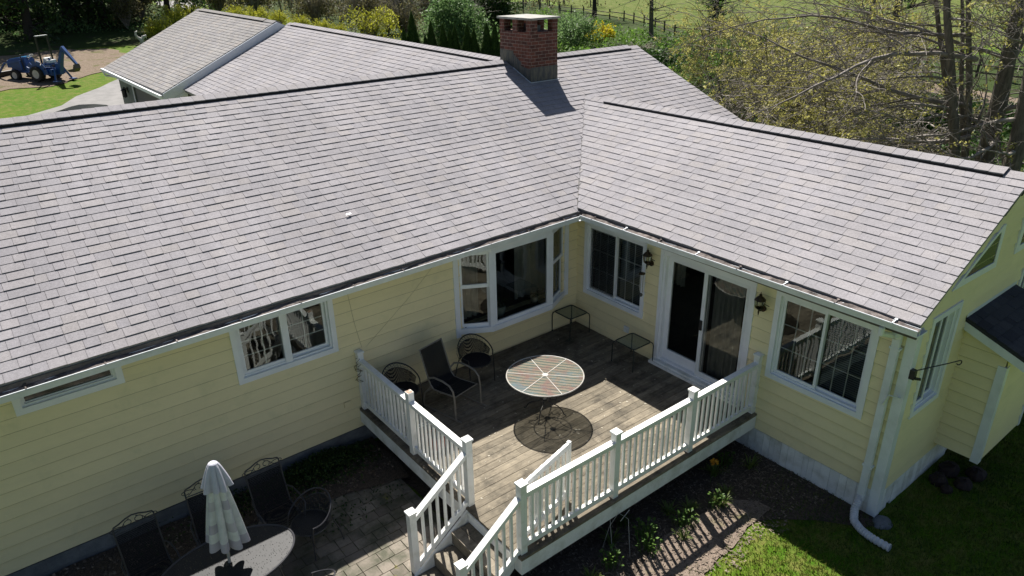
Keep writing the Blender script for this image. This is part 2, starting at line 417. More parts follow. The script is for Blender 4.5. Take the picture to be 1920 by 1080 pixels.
# back ell with a ridge running away from the camera
E0, E1, R0_, R1_ = (-2.32, 4.57, 2.70), (-2.32, 18.02, 2.93), (1.95, 4.57, 4.66), (1.95, 18.02, 4.89)
def cut_ell(t0, t1):
    f = lambda t: max(0, (.98*((1-t)*4.27)+.02)/13.45)
    return [(f(t0), 1, f(t1), 1)]
mb = MB()
shingles(mb, E0, E1, R0_, R1_, cut_ell, 31)
mb.prism([(-2.28, 4.6, 2.69), (1.95, 4.6, 4.645), (1.95, 4.6, 4.56), (-2.28, 4.6, 2.60)], (0, 13.4, .23), .4)
mb.prism([(1.95, 4.6, 4.645), (6.2, 4.6, 2.70), (6.2, 4.6, 2.60), (1.95, 4.6, 4.56)], (0, 13.4, .23), .5)
ridge_caps(mb, (1.95, 4.75, 4.69), (1.95, 17.6, 4.91), .16, (1, 0, 0), seed=14, step=.21)
ridge_caps(mb, (1.95, 17.6, 4.885), (1.95, 18.02, 4.89), .16, (1, 0, 0), seed=15)
eroof = mb.build('roof', M['shingle'], house, label='grey shingle roof of the ell running back to the garage')
mb = MB()
mb.prism([(1.78, 5.3, 4.612), (1.95, 5.3, 4.70), (2.12, 5.3, 4.612), (2.12, 5.3, 4.58), (1.78, 5.3, 4.58)], (0, 12.3, .212))
mb.prism([(1.782, 5.3, 4.585), (1.80, 5.3, 4.585), (1.80, 5.3, 4.642), (1.782, 5.3, 4.642)], (0, 12.3, .212))
mb.build('ridge_vent', M['ridge_vent'], eroof)

# ---- lap siding with openings
def siding(mb, u0, u1, w0, w1, holes=(), expo=.2, clip=None, seed=1, lap=.024):
    rr = random.Random(seed); n = int(math.ceil((w1-w0)/expo - 1e-6))
    for k in range(n):
        a = w0 + k*expo; b = min(a+expo, w1)
        ys = sorted({a, b} | {h[2] for h in holes if a < h[2] < b} | {h[3] for h in holes if a < h[3] < b})
        for c, d in zip(ys, ys[1:]):
            mid = (c+d)/2; L, H = u0, u1
            if clip: L0, H0 = clip(c); L1, H1 = clip(d)
            else: L0 = L1 = L; H0 = H1 = H
            L, H = min(L0, L1), max(H0, H1)
            if H - L < .01: continue
            cuts = sorted([(h[0], h[1]) for h in holes if h[2] < mid < h[3]])
            segs = []; x = L
            for p, q in cuts:
                if p > x: segs.append((x, p))
                x = max(x, q)
            if x < H: segs.append((x, H))
            fr = lambda z: .004 + lap*(1-(z-a)/expo)
            for p, q in segs:
                x = p
                while x < q - 1e-6:
                    e = min(q, x + rr.uniform(2.2, 3.8)); g = .0015 if e < q else 0
                    t = rr.uniform(.25, .75)
                    xl0, xl1 = max(x, L0), max(x, L1); xr0, xr1 = min(e-g, H0), min(e-g, H1)
                    if xr0 < xl0: xl0 = xr0 = (xl0+xr0)/2
                    if xr1 < xl1: xl1 = xr1 = (xl1+xr1)/2
                    bv = .010 if abs(c-a) < 1e-6 else 0
                    mb.add([(xl0, fr(c), c+bv), (xr0, fr(c), c+bv), (xr1, fr(d), d), (xl1, fr(d), d)], [(0,1,2,3)], t)
                    mb.add([(xl0, fr(c), c+bv), (xr0, fr(c), c+bv), (xl0, fr(c)-.011, c), (xr0, fr(c)-.011, c), (xl0, 0, c), (xr0, 0, c)], [(2,3,1,0), (4,5,3,2)], 0.0)  # dark lower lip: lap shadow line, with some grime, painted into the colour
                    x = e
def backing(mb, u0, u1, w0, w1, holes=(), n0=-.12, n1=-.001):
    us = sorted({u0, u1} | {x for h in holes for x in h[:2] if u0 < x < u1}); ws = sorted({w0, w1} | {x for h in holes for x in h[2:] if w0 < x < w1})
    for a, b in zip(us, us[1:]):
        for c, d in zip(ws, ws[1:]):
            m, k = (a+b)/2, (c+d)/2
            if any(h[0] < m < h[1] and h[2] < k < h[3] for h in holes): continue
            mb.box(a, n0, c, b, n1, d)
def frame_boxes(mb, u0, u1, w0, w1, c, n0, n1, cb=None):
    cb = c if cb is None else cb
    mb.box(u0, n0, w0, u0+c, n1, w1); mb.box(u1-c, n0, w0, u1, n1, w1)
    mb.box(u0+c, n0, w1-c, u1-c, n1, w1); mb.box(u0+c, n0, w0, u1-c, n1, w0+cb)
def pane(mb, u0, u1, w0, w1, n): mb.add([(u0, n, w0), (u1, n, w0), (u1, n, w1), (u0, n, w1)], [(0,3,2,1)])
def curtain(parent, xf, u0, u1, w0, w1, n, amp=.03, waves=7, mat='curtain', label=None):
    mb = MB(xf)
    mb.grid(lambda a, b: (u0+(u1-u0)*a, n + amp*math.sin(a*waves*6.28) + .3*amp*math.sin(a*waves*17+b*2), w0+(w1-w0)*b), waves*8, 3)
    mb.build('curtain', M[mat], parent, smooth=True, label=label)
def blinds(parent, xf, u0, u1, w0, w1, n, step=.036):
    mb = MB(xf); z = w0
    while z < w1:
        mb.add([(u0, n-.013, z+.007), (u1, n-.013, z+.007), (u1, n+.013, z-.005), (u0, n+.013, z-.005)], [(0,1,2,3)]); z += step
    mb.build('blind', M['blind'], parent)
def window(xf, u0, u1, w0, w1, kind='slider', grid=None, blind=(), curt=(), casing=.085, proud=.034, screen=(), label=None, apron=0):
    mb = MB(xf); c = casing
    frame_boxes(mb, u0, u1, w0, w1, c, -.02, proud)
    if apron: mb.box(u0-.02, .02, w0-.05, u1+.02, proud+.015, w0-.001)
    wnd = mb.build('window', M['vinyl'], house, label=label)
    mb = MB(xf); frame_boxes(mb, u0+c-.004, u1-c+.004, w0+c-.004, w1-c+.004, .035, -.12, -.004); mb.build('frame', M['vinyl'], wnd)
    a, b, e, f = u0+c+.031, u1-c-.031, w0+c+.031, w1-c-.031
    if kind == 'slider': secs = [(a, (a+b)/2+.02, e, f, -.038), ((a+b)/2-.02, b, e, f, -.078)]
    elif kind == 'hung': secs = [(a, b, (e+f)/2-.02, f, -.038), (a, b, e, (e+f)/2+.02, -.078)]
    else: secs = [(a, b, e, f, -.05)]
    for i, (p, q, r, s, n) in enumerate(secs):
        st = .042 if kind != 'fixed' else .016; sb_ = .05 if kind != 'fixed' else .016
        mb = MB(xf); frame_boxes(mb, p, q, r, s, st, n-.016, n+.016, sb_); mb.build('sash', M['vinyl'], wnd)
        mb = MB(xf); pane(mb, p+st, q-st, r+sb_, s-st, n); mb.build('pane', M['glass'], wnd)
        if grid:
            gx, gz = grid; mb = MB(xf)
            for k in range(1, gx): x = p+st+(q-p-2*st)*k/gx; mb.box(x-.008, n-.010, r+.05, x+.008, n-.003, s-st)
            for k in range(1, gz): z = r+.05+(s-r-st-.05)*k/gz; mb.box(p+st, n-.0095, z-.008, q-st, n-.0035, z+.008)
            mb.build('muntin', M['vinyl'], wnd)
        if i in blind: blinds(wnd, xf, p+.03, q-.03, r+.03, s-.02, n-.10)
        if i in screen:
            mb = MB(xf); pane(mb, p+.02, q-.02, r+.02, s-.02, n+.03); mb.build('insect_screen', M['screen'], wnd)
    for (p, q) in curt: curtain(wnd, xf, u0+(u1-u0)*p, u0+(u1-u0)*q, w0, w1, -.24, .025, max(2, int((q-p)*10)))
    return wnd
def hole(u0, u1, w0, w1, c=.07): return (u0+c, u1-c, w0+c, w1-c)

# ---- main wall
FA = fA(yA)
WA1 = (-6.88, -5.27, 1.20, 2.24); WA2 = (-9.56, -8.31, 1.83, 2.24); BAY = (-2.86, -.43, .80, 2.22)
hA = [hole(*WA1), hole(*WA2), BAY]
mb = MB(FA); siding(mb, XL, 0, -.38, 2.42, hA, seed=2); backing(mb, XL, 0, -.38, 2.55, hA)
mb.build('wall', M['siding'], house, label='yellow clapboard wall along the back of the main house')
mb = MB()
rr = random.Random(9)
for r_ in range(2):
    x = XL - .2*r_
    while x < -.02:
        e = min(x+.397, -.01); mb.box(x, yA-.008+.012*r_*0, -.80+.2*r_+.002, e, yA+.12, -.60+.2*r_, rr.random()); x += .4
mb.box(XL, yA+.002, -.80, -.01, yA+.10, -.401, .8)
mb.build('foundation', M['block'], house)
w_twin = window(FA, *WA1, grid=(2, 3), label='two-sash window with white grilles beside the deck stairs side of the main wall')
mb = MB(FA); m_ = (WA1[0]+WA1[1])/2; mb.box(m_-.055, -.12, WA1[2]+.08, m_+.055, .012, WA1[3]-.08); mb.build('centre_post', M['vinyl'], w_twin)
window(FA, *WA2, kind='fixed', label='low wide window tucked right under the gutter', casing=.085)

# ---- bay window
Z0, Z1 = .68, 2.34; bp = [(-2.90, yA), (-2.37, -.20), (-.96, -.20), (-.37, yA)]
mb = MB()
for z0, z1, g in ((Z0, Z0+.10, .03), (Z1-.09, Z1, .02)):
    q = [(bp[0][0]-g, bp[0][1]-.025), (bp[1][0]-g*.5, bp[1][1]-g), (bp[2][0]+g*.5, bp[2][1]-g), (bp[3][0]+g, bp[3][1]-.025)]
    q = [(q[0][0], yA+.1)] + q + [(q[3][0], yA+.1)]
    mb.prism([(x, y, z0) for x, y in q], (0, 0, z1-z0))
for x, y in bp[1:3]: mb.box(x-.05, y-.005, Z0+.1, x+.05, y+.09, Z1-.09)
mb.box(bp[0][0]-.10, yA-.04, Z0-.05, bp[0][0]+.0, yA-.003, Z1); mb.box(bp[3][0], yA-.04, Z0+.02, bp[3][0]+.10, yA-.003, Z1)
bay = mb.build('bay_window', M['vinyl'], house, label='angled bay window with a wide middle pane')
def side_frame(a, b):
    d = Vector((b[0]-a[0], b[1]-a[1], 0)); L = d.length; d.normalize(); n = Vector((d.y, -d.x, 0))
    return Matrix(((d.x, n.x, 0, a[0]), (d.y, n.y, 0, a[1]), (0, 0, 1, 0), (0, 0, 0, 1))), L
for i in range(3):
    xf, L = side_frame(bp[i], bp[i+1]); a, b, e, f = .035, L-.035, Z0+.10, Z1-.09
    if i == 1: a, b = .045, L-.045
    secs = [(a, b, (e+f)/2+.06, f, -.02), (a, b, e, (e+f)/2+.10, -.055)] if i != 1 else [(a, b, e, f, -.02)]
    for (p, q, r, s, n) in secs:
        mb = MB(xf); frame_boxes(mb, p, q, r, s, .06 if i == 1 else .045, n-.02, n+.02, .07); mb.build('sash', M['vinyl'], bay)
        mb = MB(xf); k = .06 if i == 1 else .045; pane(mb, p+k, q-k, r+.07, s-k, n); mb.build('pane', M['glass'], bay)
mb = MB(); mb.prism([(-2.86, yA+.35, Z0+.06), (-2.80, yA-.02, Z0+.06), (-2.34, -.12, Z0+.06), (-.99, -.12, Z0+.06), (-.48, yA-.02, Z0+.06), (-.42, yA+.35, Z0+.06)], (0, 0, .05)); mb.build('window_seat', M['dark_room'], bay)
curtain(bay, FA, -1.45, -.5, .85, 2.2, -.22, .03, 6); curtain(bay, FA, -2.8, -2.35, .85, 2.2, -.16, .03, 4)

# ---- wing wall facing the deck
FB = fB(0, 0)
WB1 = (.13, 1.72, .745, 2.28); WB2 = (4.33, 5.92, .745, 2.28); DR = (2.05, 3.98, .05, 2.27)
hB = [hole(*WB1), hole(*WB2), (DR[0]+.06, DR[1]-.06, DR[2]+.03, DR[3]-.06)]
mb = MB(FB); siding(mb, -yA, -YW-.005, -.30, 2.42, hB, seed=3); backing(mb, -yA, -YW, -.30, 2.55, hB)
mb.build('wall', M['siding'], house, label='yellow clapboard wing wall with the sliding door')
window(FB, *WB1, grid=(3, 3), blind=(0, 1), screen=(0,), label='slider window with dark blinds nearest the inside corner')
window(FB, *WB2, grid=(3, 3), blind=(1,), label='slider window mirroring the deck railing beside the downspout')
# sliding door
u0, u1, w0, w1 = DR
mb = MB(FB); frame_boxes(mb, u0, u1, w0, w1, .07, -.03, .036, .03)
frame_boxes(mb, u0+.066, u1-.066, w0+.028, w1-.066, .05, -.13, .01, .03)
door = mb.build('sliding_door', M['vinyl'], house)
mid = (u0+u1)/2
for i, (p, q, n) in enumerate(((u0+.115, mid+.05, -.085), (mid-.05, u1-.115, -.035))):
    st, bt = (.10, .20) if i == 0 else (.075, .10)
    mb = MB(FB); frame_boxes(mb, p, q, w0+.06, w1-.117, st, n-.02, n+.02, bt)
    mb.build('door_panel', M['vinyl'] if i == 0 else M['gutter'], door, label=None if i == 0 else 'greyer right hand screen panel')
    mb = MB(FB); pane(mb, p+st, q-st, w0+.06+bt, w1-.117-st, n); mb.build('pane', M['glass'], door)
mb = MB(FB); mb.box(mid-.045, -.02, 1.02, mid+.005, .012, 1.20); mb.build('handle', M['black_iron'], door)
mb = MB(FB); mb.box(u0-.02, .0, .006, u1+.02, .15, .05); mb.box(u0, .02, .05, u1, .10, .085); mb.build('threshold', M['old_white'], door)
curtain(door, FB, mid+.05, mid+.62, .1, 2.2, -.22, .03, 6)
curtain(door, FB, u0+.1, u0+.35, 1.55, 2.2, -.25, .03, 3)
mb = MB(FB)
for z in (.35, .75, 1.15, 1.55, 1.95): mb.box(mid+.66, -.55, z, u1-.05, -.25, z+.03)
mb.build('bookshelf', M['blind'], door)

# ---- wing end wall with the sloped windows
FE = fA(YW)
def clipE(w):
    x = (w - EZ + .11)/SL - EO + .02
    return max(0, x), min(2*XW, 2*XW - x)
T1 = [(.60, 2.70), (2.20, 2.70), (2.14, 3.42)]
WE1 = (.36, 1.27, .84, 2.44); WE2 = (3.55, 4.46, .9, 2.44)
hE = [hole(*WE1), hole(*WE2)]
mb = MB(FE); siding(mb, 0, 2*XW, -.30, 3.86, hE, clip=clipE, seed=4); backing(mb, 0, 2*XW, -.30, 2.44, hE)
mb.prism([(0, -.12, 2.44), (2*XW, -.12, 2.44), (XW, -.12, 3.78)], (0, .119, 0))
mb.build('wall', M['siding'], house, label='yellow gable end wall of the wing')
for pts, lb in (([(.72, 2.74), (2.17, 2.70), (2.13, 3.37), (2.04, 3.37)], 'left sloped gable window'), ([(2.84, 2.72), (4.4, 2.72), (3.1, 3.44), (2.86, 3.44)], 'right sloped gable window')):
    cxm = sum(p[0] for p in pts)/4; czm = sum(p[1] for p in pts)/4
    def inner(k): return [(cxm+(x-cxm)*k, czm+(z-czm)*k) for x, z in pts]
    mb = MB(FE); inn = inner(.70)
    for i in range(4):
        a, b, c, d = pts[i], pts[(i+1) % 4], inn[(i+1) % 4], inn[i]
        mb.prism([(a[0], .004, a[1]), (b[0], .004, b[1]), (c[0], .004, c[1]), (d[0], .004, d[1])], (0, .035, 0))
    wg = mb.build('window', M['vinyl'], house, label=lb)
    mb = MB(FE); mb.add([(x, .03, z) for x, z in inn], [(0,3,2,1)]); mb.build('pane', M['glass'], wg)
    mb = MB(FE); mb.add([(x, .0255, z) for x, z in inn], [(0,1,2,3)]); mb.build('backing_board', M['dark_room'], wg)
window(FE, *WE1, label='tall slider window left of the bump-out', curt=((.4, .6),)); window(FE, *WE2, label='slider window over the bump-out roof')

# corner boards, skirting, far walls
mb = MB()
mb.prism([(-.036, YW-.036, -.72), (.10, YW-.036, -.72), (.10, YW-.004, -.72), (-.004, YW-.004, -.72), (-.004, YW+.10, -.72), (-.036, YW+.10, -.72)], (0, 0, 3.12))
mb.build('corner_board', M['gutter'], house)
mb = MB(); rr = random.Random(12)
y = -.15
while y > YW+.11:
    wd = rr.choice((.09, .12, .12, .15)); b = -.80 + (rr.random() < .12)*rr.uniform(.02, .09)
    mb.box(-.012-rr.uniform(0, .006), y-wd+.004, b, .02, y, -.305, rr.random()); y -= wd
x = .11
while x < 2*XW:
    wd = rr.choice((.09, .12, .12, .15)); b = -.80 + (rr.random() < .35)*rr.uniform(.03, .14)
    mb.box(x, YW-.012-rr.uniform(0, .006), b, x+wd-.004, YW+.02, -.305, rr.random()); x += wd
mb.build('skirting', M['old_white'], house, label='flaking white board skirt under the wing')
mb = MB()
mb.box(2*XW-.1, YW, -.8, 2*XW, 1, 2.5); mb.box(XR-.5, yA, -.8, XR-.35, 9, 2.6); mb.box(XL, 8.9, -.8, XR-.3, 9.04, 2.6); mb.box(XL+.3, yA, -.8, XL+.42, 9, 2.6)
mb.prism([(XR-.36, yA, 2.6), (XR-.36, 9.04, 2.6), (XR-.36, YR, 4.55)], (-.1, 0, 0)); mb.prism([(XL+.3, yA, 2.6), (XL+.3, 9.04, 2.6), (XL+.3, YR, 4.55)], (.1, 0, 0))
mb.box(-1.9, 9.05, -.8, -1.8, 18.1, 2.85); mb.box(5.7, 9.05, -.8, 5.8, 18.1, 2.85)
mb.build('wall', M['siding'], house, label='plain outer walls on the far sides')
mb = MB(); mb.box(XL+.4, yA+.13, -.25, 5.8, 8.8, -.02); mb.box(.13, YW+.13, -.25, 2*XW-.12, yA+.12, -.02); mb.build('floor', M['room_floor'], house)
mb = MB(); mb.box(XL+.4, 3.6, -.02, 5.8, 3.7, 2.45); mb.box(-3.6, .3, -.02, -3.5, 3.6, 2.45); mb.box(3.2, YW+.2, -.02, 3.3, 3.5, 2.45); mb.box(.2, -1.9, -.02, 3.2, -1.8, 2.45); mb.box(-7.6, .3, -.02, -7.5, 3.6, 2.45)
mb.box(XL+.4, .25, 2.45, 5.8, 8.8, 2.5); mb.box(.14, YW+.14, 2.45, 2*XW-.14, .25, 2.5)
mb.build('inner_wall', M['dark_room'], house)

# ---- soffits, fascia and gutters
mb = MB()
mb.prism([(XL, -.29, 2.27), (-.30, -.29, 2.40), (-.30, yA-.003, 2.40), (XL, yA-.003, 2.27)], (0, 0, .025))
mb.box(-EO+.15, yA-.003, 2.402, -.003, YE+.02, 2.427)
mb.build('soffit', M['white'], house)
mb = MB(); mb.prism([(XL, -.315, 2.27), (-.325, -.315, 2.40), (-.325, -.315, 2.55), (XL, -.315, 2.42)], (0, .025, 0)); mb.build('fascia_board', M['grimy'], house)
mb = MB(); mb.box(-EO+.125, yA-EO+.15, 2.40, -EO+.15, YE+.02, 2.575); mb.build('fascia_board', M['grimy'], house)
mb = MB(); mb.box(-.462, -.432, 2.425, -.325, -.30, 2.437); mb.build('gutter_corner', M['gutter'], house)
def gutter(p, q, out, dz, label):
    """open trough from p to q (top of the outer lip); out = unit vector away from the wall"""
    p = Vector(p); q = Vector(q); o = Vector(out)
    def sec(a): return [a + Vector((0,0,v)) + o*u for u, v in ((0, 0), (.004, -.012), (-.010, -.025), (-.022, -.10), (-.105, -.10), (-.108, .0), (-.100, .0), (-.098, -.092), (-.028, -.092), (-.014, -.02), (-.012, 0))]
    a, b = sec(p), sec(q); n = len(a)
    mb = MB(); mb.add(a+b, [(i, (i+1) % n, n+(i+1) % n, n+i) for i in range(n)] + [tuple(range(n)), tuple(range(n, 2*n))])
    g = mb.build('gutter', M['gutter'], house, label=label)
    mb = MB(); d = q-p; L = d.length; k = 14; rr = random.Random(3)
    mb.grid(lambda s, t: p + d*s - o*(.016+.092*t) + Vector((0,0,.022*t)) + Vector((0,0,-.016+.010*math.sin(s*L*5)+rr.uniform(-.010, .010))), int(L*9), 3)
    mb.build('leaf_litter', M['litter'], g)
    m = int(L/.85)
    for i in range(m+1):
        c = p + d*((i+.4)/(m+.8)); mb = MB(); mb.bar(c + Vector((0,0,.004)), c - o*.10 + Vector((0,0,.012)), .016, .005)
        mb.bar(c - o*.085 + Vector((0,0,.012)), c - o*.125 + Vector((0,0,.02)), .035, .02); mb.build('gutter_bracket', M['gutter'] if (i % 2 and out[0]) else M['litter'], g)
gutter((XL, -.425, 2.335), (-.455, -.425, 2.525), (0, -1, 0), 0, 'white gutter along the main eave')
gutter((-.455, -.415, 2.545), (-.455, YE-.02, 2.585), (-1, 0, 0), 0, 'white gutter along the wing eave')

# downspout on the wing corner
mb = MB()
mb.tube([(-.40, -6.08, 2.45), (-.40, -6.08, 2.36), (-.16, -6.13, 2.27)], .04, 8)
mb.box(-.115, -6.225, -.5, -.045, -6.125, 2.24)
mb.prism([(-.115, -6.225, 2.24), (-.045, -6.225, 2.24), (-.045, -6.125, 2.24), (-.115, -6.125, 2.24)], (-.0, .0, .07))
mb.tube([(-.08, -6.175, 2.30), (-.17, -6.14, 2.26)], .055, 10)
for z in (2.05, .1): mb.box(-.119, -6.245, z, -.03, -6.105, z+.03)
mb.build('downspout', M['gutter'], house)
mb = MB(); mb.bar((-.04, -6.36, 1.35), (-.20, -6.28, 1.42), .03, .008); mb.bar((-.20, -6.28, 1.42), (-.13, -6.20, 1.20), .025, .008)
mb.build('wall_bracket', M['gutter'], house)
mb = MB(); a = Vector((-.02, -6.42, 1.78))
mb.box(-.04, -6.47, 1.68, .03, -6.40, 1.82); mb.bar((-.01, -6.47, 1.70), (.03, -6.53, 1.70), .03, .03)
pts = [(0, -6.44, 1.80), (.25, -6.55, 1.815), (.5, -6.66, 1.83), (.66, -6.73, 1.845)]
pts += [(.66+.035*math.sin(t), -6.73-.016*math.sin(t), 1.81+.035*math.cos(t)) for t in (.6, 1.3, 2.1, 2.9, 3.7, 4.4)]
mb.tube(pts, .008, 6); mb.build('plant_hook', M['black_iron'], house)

# ---- bump-out with a small dark roof
bx0, bx1, by, bz = 1.71, 3.30, -7.0, -.20
FS = fB(bx0, YW); FF = fA(by)
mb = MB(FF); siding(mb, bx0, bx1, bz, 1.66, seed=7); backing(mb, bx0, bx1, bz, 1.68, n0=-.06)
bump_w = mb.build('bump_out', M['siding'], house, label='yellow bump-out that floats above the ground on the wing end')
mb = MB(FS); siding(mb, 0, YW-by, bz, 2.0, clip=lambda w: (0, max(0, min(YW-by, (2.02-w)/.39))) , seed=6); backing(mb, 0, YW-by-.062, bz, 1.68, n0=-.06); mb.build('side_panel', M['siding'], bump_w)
mb = MB(); mb.box(bx0+.061, by+.062, bz, bx1-.061, YW, bz+.03); mb.build('underside', M['siding'], bump_w)
mb = MB(); mb.box(bx1-.06, by+.07, bz, bx1+.0, YW, 1.68); mb.build('side_panel', M['siding'], bump_w)
mb = MB(); mb.prism([(bx0-.032, by-.032, bz-.03), (bx0+.085, by-.032, bz-.03), (bx0+.085, by-.003, bz-.03), (bx0-.003, by-.003, bz-.03), (bx0-.003, by+.085, bz-.03), (bx0-.032, by+.085, bz-.03)], (0, 0, 1.69)); mb.build('corner_board', M['gutter'], bump_w)
mb = MB(); mb.box(bx1-.06, by-.032, bz-.03, bx1+.03, by-.003, 1.66); mb.build('corner_board', M['gutter'], bump_w)
rx0, rx1, rs = 1.60, 3.42, .39
def zb(y): return 2.06 - rs*(YW - y)
mb = MB(); shingles(mb, (rx0, -7.27, zb(-7.27)), (rx1, -7.27, zb(-7.27)), (rx0, YW-.01, zb(YW-.01)), (rx1, YW-.01, zb(YW-.01)), None, 41)
mb.prism([(rx0, -7.26, zb(-7.26)-.008), (rx0, YW-.006, zb(YW-.006)-.008), (rx0, YW-.006, zb(YW)-.06), (rx0, -7.26, zb(-7.26)-.06)], (rx1-rx0, 0, 0), .4)
mb.build('bump_out_roof', M['dark_shingle'], bump_w)
mb = MB()
mb.prism([(rx0, -7.25, zb(-7.25)-.062), (rx0, YW-.02, zb(YW-.02)-.062), (rx0, YW-.02, zb(YW-.02)-.19), (rx0, -7.25, zb(-7.25)-.19)], (.03, 0, 0))
mb.box(rx0+.03, -7.25, zb(-7.25)-.17, rx1, -7.22, zb(-7.25)-.062)
mb.box(rx0+.03, -7.22, 1.62, bx0-.004, -7.0, 1.66); mb.bar((rx0+.0, YW-.022, zb(YW)+.03), (rx1, YW-.022, zb(YW)+.03), .012, .06)
mb.build('rake_board', M['gutter'], bump_w)

# ---- chimney
cx0, cx1, cy0, cy1 = 1.75, 2.57, 3.63, 4.78
mb = MB(); mb.box(cx0, cy0, 3.9, cx1, cy1, 5.37)
pw = .17
for x0, x1, y0, y1 in ((cx0, cx0+.2, cy0, cy0+pw), (cx1-.16, cx1, cy0, cy0+pw), (cx0, cx0+.2, cy1-pw, cy1), (cx1-.16, cx1, cy1-pw, cy1), (cx0, cx0+.2, (cy0+cy1)/2-.09, (cy0+cy1)/2+.09), (cx1-.16, cx1, (cy0+cy1)/2-.09, (cy0+cy1)/2+.09)):
    mb.box(x0, y0, 5.37, x1, y1, 5.64)
chim = mb.build('chimney', M['brick'], house, uv=True)
mb = MB(); mb.box(cx0-.05, cy0-.05, 5.64, cx1+.05, cy1+.05, 5.685); mb.build('chimney_cap', M['cap'], chim)
mb = MB()
for y in (cy0+.33, cy1-.33): mb.lathe([(.13, 5.36), (.13, 5.5), (.10, 5.5), (.10, 5.38)], ((cx0+cx1)/2, y, 0), 12)
mb.build('flue', M['block'], chim)
mb = MB(); g = .006
mb.box(cx0-g, cy0-g, zm(cy0)-.06, cx1+g, cy0-.001, zm(cy0)+.34)
mb.prism([(cx0-g, cy0-g, zm(cy0)-.05), (cx0-g, YR, ZR-.05), (cx0-g, cy1, ZR-.15), (cx0-g, cy1, ZR+.28), (cx0-g, YR-.3, ZR+.26), (cx0-g, YR-.3, ZR+.20), (cx0-g, cy0+.35, zm(cy0+.35)+.28), (cx0-g, cy0+.35, zm(cy0+.35)+.2), (cx0-g, cy0-g, zm(cy0)+.30)], (g-.001, 0, 0))
mb.prism([(cx1+.001, cy0-g, zm(cy0)-.05), (cx1+.001, YR, ZR-.05), (cx1+.001, YR, ZR+.26), (cx1+.001, cy0-g, zm(cy0)+.30)], (g-.001, 0, 0))
mb.build('flashing', M['lead'], chim)
mb = MB(); mb.bar((cx0-.02, cy0-.02, zm(cy0-.02)+.016), (cx1+.04, cy0-.02, zm(cy0-.02)+.016), .05, .012); mb.bar((cx0-.015, cy0-.02, zm(cy0-.02)+.016), (cx0-.015, YR-.3, zm(YR-.3)+.016), .03, .012)
mb.build('sealant_bead', M['sealant'], chim)

# ---- wall lanterns, outlet, cables
def lantern(y, z, s=1.0):
    mb = MB(); c = Vector((-.15, y, z))
    mb.tube([(-.024, y, z-.10), (-.05, y, z-.10)], .055, 12)
    mb.tube([(-.04, y, z-.10), (-.11, y, z-.12), (-.15, y, z-.07)], .011, 8)
    ln = mb.build('wall_lantern', M['brass'], house, smooth=False)
    mb = MB(); mb.lathe([(.03, -.08), (.055, -.06), (.062, -.05)], c, 8); mb.lathe([(.085, .075), (.09, .085), (.05, .13), (.02, .15), (.028, .165), (.008, .185), (.004, .215)], c, 8)
    for k in range(6):
        t = k*math.pi/3; mb.tube([c+Vector((.06*math.cos(t), .06*math.sin(t), -.05)), c+Vector((.082*math.cos(t), .082*math.sin(t), .08))], .005, 4)
    mb.tube([c+Vector((0, 0, -.08)), c+Vector((0, 0, -.13)), c+Vector((0, 0, -.19))], [.012, .016, .003], 6)
    mb.tube([c+Vector((.02, -.06, .03)), c+Vector((.03, -.15, .01))], .006, 5)
    mb.build('lantern_cage', M['brass'], ln)
    mb = MB(); mb.lathe([(.054, -.05), (.076, .075)], c, 8); mb.build('lantern_glass', M['lamp_glass'], ln)
lantern(-1.85, 2.02); lantern(-4.14, 1.98)
mb = MB(FB); mb.box(1.29, .02, .32, 1.41, .05, .44); mb.box(1.31, .05, .34, 1.39, .062, .42); mb.build('wall_outlet', M['white'], house)
mb = MB(FA); mb.box(-5.30, .02, .12, -5.18, .045, .22); mb.build('wall_outlet', M['siding'], house)
mb = MB()
mb.tube([(-5.03, .065, 2.38), (-4.95, .064, 1.6), (-4.87, .066, 1.12)], .0025, 5); mb.tube([(-4.80, .068, 1.1), (-3.9, .066, 1.75), (-3.18, .064, 2.36)], .0018, 5)
mb.tube([(-5.25, .06, 2.36), (-5.15, .055, 2.29), (-5.0, .055, 2.28), (-4.9, .06, 2.36)], .02, 6)
mb.build('cable', M['wire'], house)
mb = MB(); q = Vector((-4.44, .92, zm(.92)+.004)); mb.add([q+Vector((-.05, -.02, .0055)), q+Vector((.05, -.012, .009)), q+Vector((.045, .02, .0226)), q+Vector((-.04, .014, .020))], [(0,1,2,3)])
solo('paper_scrap', 'small white scrap lying on the main roof shingles', 'scrap', mb, M['vinyl'], (-4.44, .92, zm(.92)))
